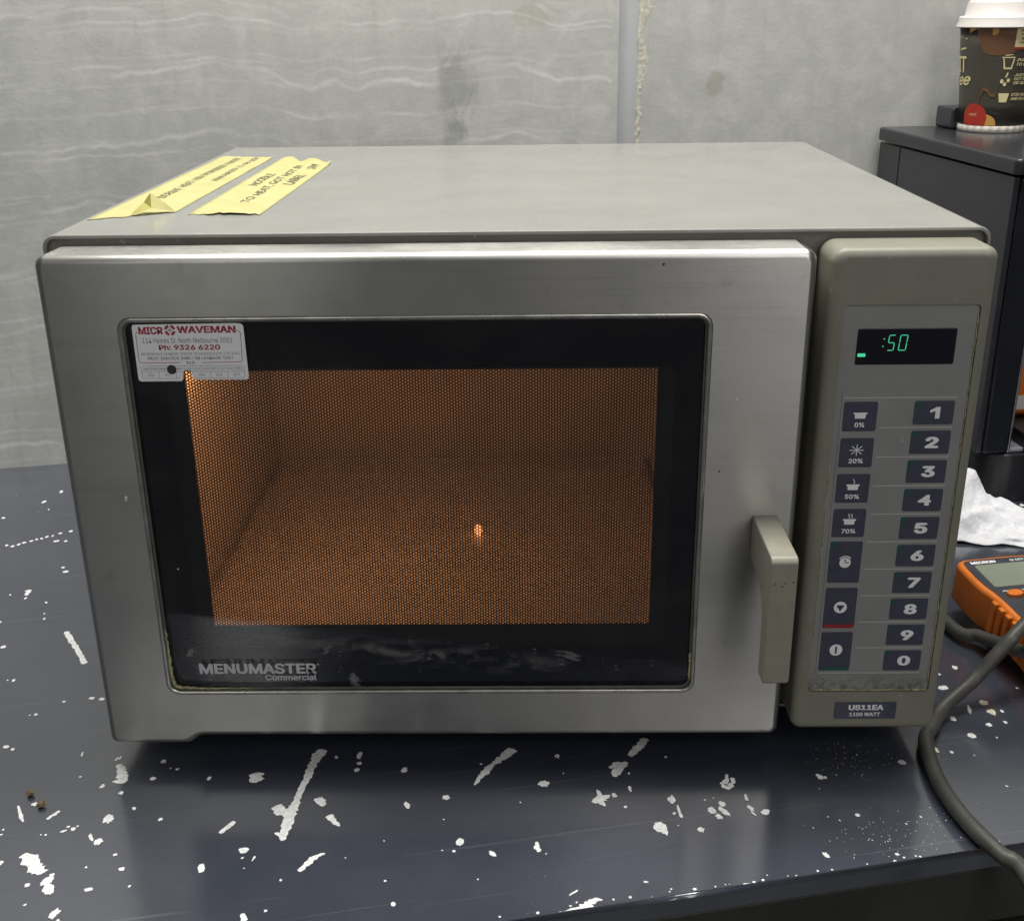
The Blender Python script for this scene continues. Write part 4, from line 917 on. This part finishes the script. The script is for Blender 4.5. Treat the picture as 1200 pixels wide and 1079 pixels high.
for k, s in enumerate(('DO NOT', 'PULL APART', 'THIS LID', 'WITH', 'HOT LIQUID')):
    ctext(s, 0.40 + 0.04 * (len(s) < 8), 0.40 + 0.062 * len(s), 0.1092 - 0.0039 * k, 0.1118 - 0.0039 * k, M['ink'], 0.02, 0.2)
# cherry with stalk
R0 = 0.0150
def circ(cz, s): return lambda t: max(0.0079, cz + s * R0 * math.sqrt(max(0, 1 - (2 * t - 1) ** 2)))
patch('cup_print', -0.58, 0.12, lambda t: max(0.0079, 0.0090 + 0.011 * math.sqrt(max(0, 1 - (2 * t - 1) ** 2))), lambda t: 0.0078, M['ochre'], 0.0004, 24)
patch('cup_print', -0.94, -0.16, lambda t: max(0.0079, 0.0160 + R0 * math.sqrt(max(0, 1 - (2 * t - 1) ** 2))), lambda t: max(0.0078, 0.0160 - R0 * math.sqrt(max(0, 1 - (2 * t - 1) ** 2))), M['cherry'], 0.0006, 28)
cpoly('cup_print', [stroke([(-0.47, 0.030), (-0.40, 0.040), (-0.33, 0.047), (-0.22, 0.046), (-0.12, 0.041), (0.0, 0.041)], 0.0045)[k:k + 99] for k in (0,)], M['mocha'], 0.0008)
ctext('12 g°C', -0.72, -0.46, 0.0175, 0.0205, M['cream'], 0.02, 0.3)
ctext('IT', -1.36, -0.93, 0.0630, 0.0800, M['cream'], 0.02)
ctext('Coffee', -2.3, -0.74, 0.0470, 0.0600, M['cream'], 0.02, 0.3, 0.002)
ctext('BERRY •', -1.9, -0.92, 0.0990, 0.1020, M['cream'], 0.0, 0.0, -0.002)
cpoly('cup_print', [stroke([(-1.25, 0.0865), (-1.1, 0.088), (-0.95, 0.0885)], 0.0016)], M['cream'])
# pictograms and instructions
def cupicon(cz, fill):
    P = [stroke([(0.10, cz + 0.005), (0.14, cz - 0.005), (0.30, cz - 0.005), (0.34, cz + 0.005)], 0.0016), stroke([(0.07, cz + 0.0052), (0.36, cz + 0.0052)], 0.0012)]
    if fill: P.append([(0.13, cz + 0.002), (0.15, cz - 0.0045), (0.29, cz - 0.0045), (0.31, cz + 0.002)])
    else: P.append(stroke([(0.06, cz + 0.0075), (0.20, cz + 0.0085), (0.28, cz + 0.0082)], 0.0010))
    return P
def warp(P):  # stroke widths are in metres along z but radians along x: rescale
    return P
cpoly('cup_symbol', [[(0.08, 0.0785), (0.11, 0.0785), (0.15, 0.0695), (0.29, 0.0695), (0.33, 0.0785), (0.36, 0.0785), (0.32, 0.0675), (0.12, 0.0675)], [(0.05, 0.0790), (0.36, 0.0790), (0.36, 0.0802), (0.05, 0.0802)], [(0.12, 0.0812), (0.30, 0.0822), (0.30, 0.0830), (0.12, 0.0822)]], M['cream'])
cpoly('cup_symbol', [[(0.20 + 0.045 * math.cos(k * 0.7), 0.0520 + 0.0022 * math.sin(k * 0.7)) for k in range(9)], [(0.12 + 0.045 * math.cos(k * 0.7), 0.0550 + 0.0024 * math.sin(k * 0.7)) for k in range(9)], [(0.28 + 0.045 * math.cos(k * 0.7), 0.0560 + 0.0022 * math.sin(k * 0.7)) for k in range(9)], [(0.19, 0.0590), (0.23, 0.0590), (0.26, 0.0640), (0.22, 0.0640)]], M['cream'])
cpoly('cup_symbol', [[(0.08, 0.0425), (0.36, 0.0425), (0.32, 0.0330), (0.12, 0.0330)]], M['cream'])
for z in (0.0655, 0.0455): cpoly('cup_print', [[(0.06 + 0.12 * k, z), (0.06 + 0.12 * (k + 1), z), (0.06 + 0.12 * (k + 1), z + 0.0005), (0.06 + 0.12 * k, z + 0.0005)] for k in range(9)], M['mocha'])
for s, p1, z in (('PULL TAB', 0.98, 0.0755), ('TO OPEN', 0.92, 0.0710), ('JUST ADD', 1.0, 0.0600), ('HOT WATER', 1.05, 0.0560), ('OR SKIM MILK', 1.2, 0.0518), ('STIR WELL', 0.98, 0.0395), ('AND ENJOY', 1.02, 0.0352)):
    ctext(s, 0.42, p1, z, z + 0.0032, M['cream'], 0.03, 0.25)

# ------------------------------------------------------------------ multimeter
mm = root('multimeter', 'orange and charcoal digital multimeter lying right of the microwave', 'multimeter', (0.6690, 0.0445, 0.0), (R(5), 0, R(10)))
mo = [(0.010, 0.0), (0.066, 0.0), (0.072, 0.003), (0.075, 0.010), (0.075, 0.05), (0.0715, 0.062), (0.0715, 0.112), (0.076, 0.128), (0.076, 0.160), (0.073, 0.167), (0.066, 0.170),
      (0.010, 0.170), (0.003, 0.167), (0.0, 0.160), (0.0, 0.128), (0.0045, 0.112), (0.0045, 0.062), (0.001, 0.050), (0.001, 0.010), (0.004, 0.003)]
def smoothpoly(p, k=2):
    for _ in range(k):
        q = []
        for i in range(len(p)):
            a, b = p[i], p[(i + 1) % len(p)]; q += [(a[0] * .75 + b[0] * .25, a[1] * .75 + b[1] * .25), (a[0] * .25 + b[0] * .75, a[1] * .25 + b[1] * .75)]
        p = q
    return p
mo = smoothpoly(mo)
hol = solid('holster', mo, -0.036, 0.0, 0.0040, M['orange'], mm, 3, fm=TOP, rb=0.004)
solid('face_plate', inset(mo, 0.0048), -0.0368, -0.030, 0.0006, M['mface'], mm, 2, fm=TOP)
for k in range(5):
    y = 0.066 + 0.0095 * k
    for sx in (0, 1):
        x = 0.0035 if sx == 0 else 0.0725
        box('grip_ridge', (x - 0.0022, y, 0.006), (x + 0.0022, y + 0.0062, 0.034), M['orange'], hol, 0.0012)
scr = solid('screen', rr(0.0115, 0.0645, 0.1230, 0.1560, 0.002, 3), -0.0374, -0.0366, 0.0003, M['lcd'], mm, 2, fm=TOP)
def mtext(b, fit, bold=0.02): return text('meter_lettering', b, fit, -0.0370, M['white'], mm, bold, 0.0, fm=TOP)
mtext('MICRON', (0.0110, 0.0330, 0.1582, 0.1620), 0.05); mtext('Q 1074A', (0.0460, 0.0640, 0.1584, 0.1615))
for k, x in enumerate((0.0145, 0.0315, 0.0485)):
    solid('button', smoothpoly([(x, 0.1090), (x + 0.004, 0.1065), (x + 0.0095, 0.1065), (x + 0.0135, 0.1090), (x + 0.0135, 0.1130), (x + 0.0095, 0.1150), (x + 0.004, 0.1150), (x, 0.1130)], 1), -0.0398, -0.0366, 0.0010, M['orange'], mm, 3, fm=TOP)
for s, x in (('HOLD', 0.0145), ('RANGE', 0.0315), ('REL', 0.0485)): mtext(s, (x, x + 0.007, 0.1160, 0.1178))
lathe('dial', [(0.0200, 0.0364), (0.0200, 0.0390), (0.0188, 0.0402), (0.004, 0.0404)], M['knob'], mm, 40, 0.0380, 0.0660)
box('dial_grip', (0.0350, 0.0475, 0.0404), (0.0410, 0.0845, 0.0500), M['knob'], mm, 0.002)
flat('dial_pointer', [rr(0.0374, 0.0386, 0.0770, 0.0840, 0.0005, 1)], -0.0502, M['white'], mm, fm=TOP)
for k in range(20):
    a = R(18 * k); s = ('V', 'mV', '20', '200', 'A', 'mA', 'Hz', '2k', '20k', '2M')[k % 10]
    cxx, cyy = 0.0380 + 0.0262 * math.cos(a), 0.0660 + 0.0262 * math.sin(a); mtext(s, (cxx - 0.0008 * len(s), cxx + 0.0008 * len(s), cyy - 0.0009, cyy + 0.0009))
    flat('dial_tick', [stroke([(0.0380 + 0.0212 * math.cos(a), 0.0660 + 0.0212 * math.sin(a)), (0.0380 + 0.0228 * math.cos(a), 0.0660 + 0.0228 * math.sin(a))], 0.0005)], -0.0370, M['ochre'], mm, fm=TOP)
flat('range_ring', [stroke([(0.0380 + 0.0300 * math.cos(R(a)), 0.0660 + 0.0300 * math.sin(R(a))) for a in range(20, 161, 7)], 0.0004)], -0.0370, M['white'], mm, fm=TOP)
solid('tilt_stand', rr(0.016, 0.060, 0.132, 0.136, 0.001, 2), 0.0001, 0.0118, 0, M['mbase'], mm, fm=TOP, wn=False)

# ------------------------------------------------------------------ crumpled paper towel
def towel():
    NX, NY = 90, 60; c = [Vector((0.655, 0.352, 0)), Vector((0.835, 0.318, 0)), Vector((0.845, 0.362, 0)), Vector((0.735, 0.462, 0))]
    vs_, fs = [], []
    for j in range(NY + 1):
        for i in range(NX + 1):
            s, t = i / NX, j / NY; p = c[0].lerp(c[1], s).lerp(c[3].lerp(c[2], s), t)
            e = min(1.0, min(s, 1 - s, t, 1 - t) * 8)
            q = Vector((p.x * 26, p.y * 26, 0.4)); f = 1 - abs(noise.noise(q)) * 2.2; f = max(0, f)
            g = 1 - abs(noise.noise(Vector((p.x * 60 + 3, p.y * 52, 1.4)))) * 2.2
            h = 0.003 + 0.011 * f * (0.5 + 0.5 * e) + 0.0035 * max(0, g) + 0.0010 * noise.noise(Vector((p.x * 170, p.y * 170, 2)))
            d = ((p.x - 0.728) / 0.020) ** 2 + ((p.y - 0.425) / 0.022) ** 2; h += 0.034 * math.exp(-d)
            d = ((p.x - 0.70) / 0.03) ** 2 + ((p.y - 0.385) / 0.03) ** 2; h += 0.012 * math.exp(-d)
            edge = 0.004 * noise.noise(Vector((s * 9, t * 9, 8)))
            vs_.append((p.x + edge, p.y + 0.006 * noise.noise(Vector((s * 7, t * 7, 2))) , max(0.0006, h * (0.25 + 0.75 * e))))
    for j in range(NY):
        for i in range(NX):
            a = j * (NX + 1) + i; fs.append((a, a + 1, a + NX + 2, a + NX + 1))
    return vs_, fs
tv, tf = towel()
to = obj('paper_towel', tv, tf, M['towel'], None, smooth=True)
tag(to, 'crumpled white paper towel between the multimeter and the coffee machine', 'paper towel')
sm = to.modifiers.new('thickness', 'SOLIDIFY'); sm.thickness = 0.0006; sm.offset = 1.0

# ------------------------------------------------------------------ the oven's power cord, looping on the bench and over its edge
cp = [(0.49, 0.503, 0.075), (0.515, 0.530, 0.062), (0.565, 0.540, 0.022), (0.605, 0.47, 0.0070), (0.618, 0.33, 0.0067)] + [
(0.6321,0.1779,0.0066),(0.6465,0.1488,0.012),(0.6525,0.1231,0.02),(0.6575,0.0969,0.029),(0.668,0.068,0.046),(0.70,0.035,0.048)
] + [(0.78, -0.02, 0.03), (0.84, 0.03, 0.045), (0.82, 0.09, 0.058)] + [
(0.755,0.150,0.066),(0.7007,0.1331,0.064),(0.6513,0.0885,0.056),(0.6297,0.0758,0.040),(0.6106,0.0678,0.022),(0.5844,0.0512,0.0092),(0.5722,0.0336,0.0067),(0.5614,0.0153,0.0066),(0.5555,-0.0257,0.0066),(0.5584,-0.0638,0.0066),(0.5686,-0.0985,0.0066),(0.5782,-0.1126,0.004)
] + [(0.590, -0.150, -0.022), (0.604, -0.183, -0.085), (0.610, -0.196, -0.20), (0.611, -0.198, -0.45)]
co = tube('power_cord', spline(cp, 12), 0.0052, M['cord'], None, 14, taper=lambda t: 1 + 0.05 * noise.noise(Vector((t * 60, 0, 0))) + 0.03 * noise.noise(Vector((t * 190, 2, 0))))
tag(co, 'thick grey rubber power cord looping past the multimeter and over the bench edge', 'power cord')

# ------------------------------------------------------------------ crumbs
def crumb(x, y, s, label, seed):
    bm = bmesh.new(); bmesh.ops.create_icosphere(bm, subdivisions=2, radius=s)
    for v in bm.verts: v.co *= 1 + 0.45 * noise.noise(v.co * (1.6 / s) + Vector((seed, 0, 0))); v.co.z *= 0.75
    zm = min(v.co.z for v in bm.verts); bmesh.ops.translate(bm, verts=bm.verts, vec=(0, 0, -zm))
    me = bpy.data.meshes.new('crumb'); bm.to_mesh(me); bm.free(); o = link('crumb', me, M['crumb'], None); o.location = (x, y, 0.0003)
    tag(o, label, 'crumb', 'crumbs on the bench'); return o
crumb(-0.0444, -0.0335, 0.0025, 'small brown crumb on the bench, farther of the two at lower left', 1)
crumb(-0.0325, -0.0449, 0.0026, 'small brown crumb on the bench, nearer of the two at lower left', 5)
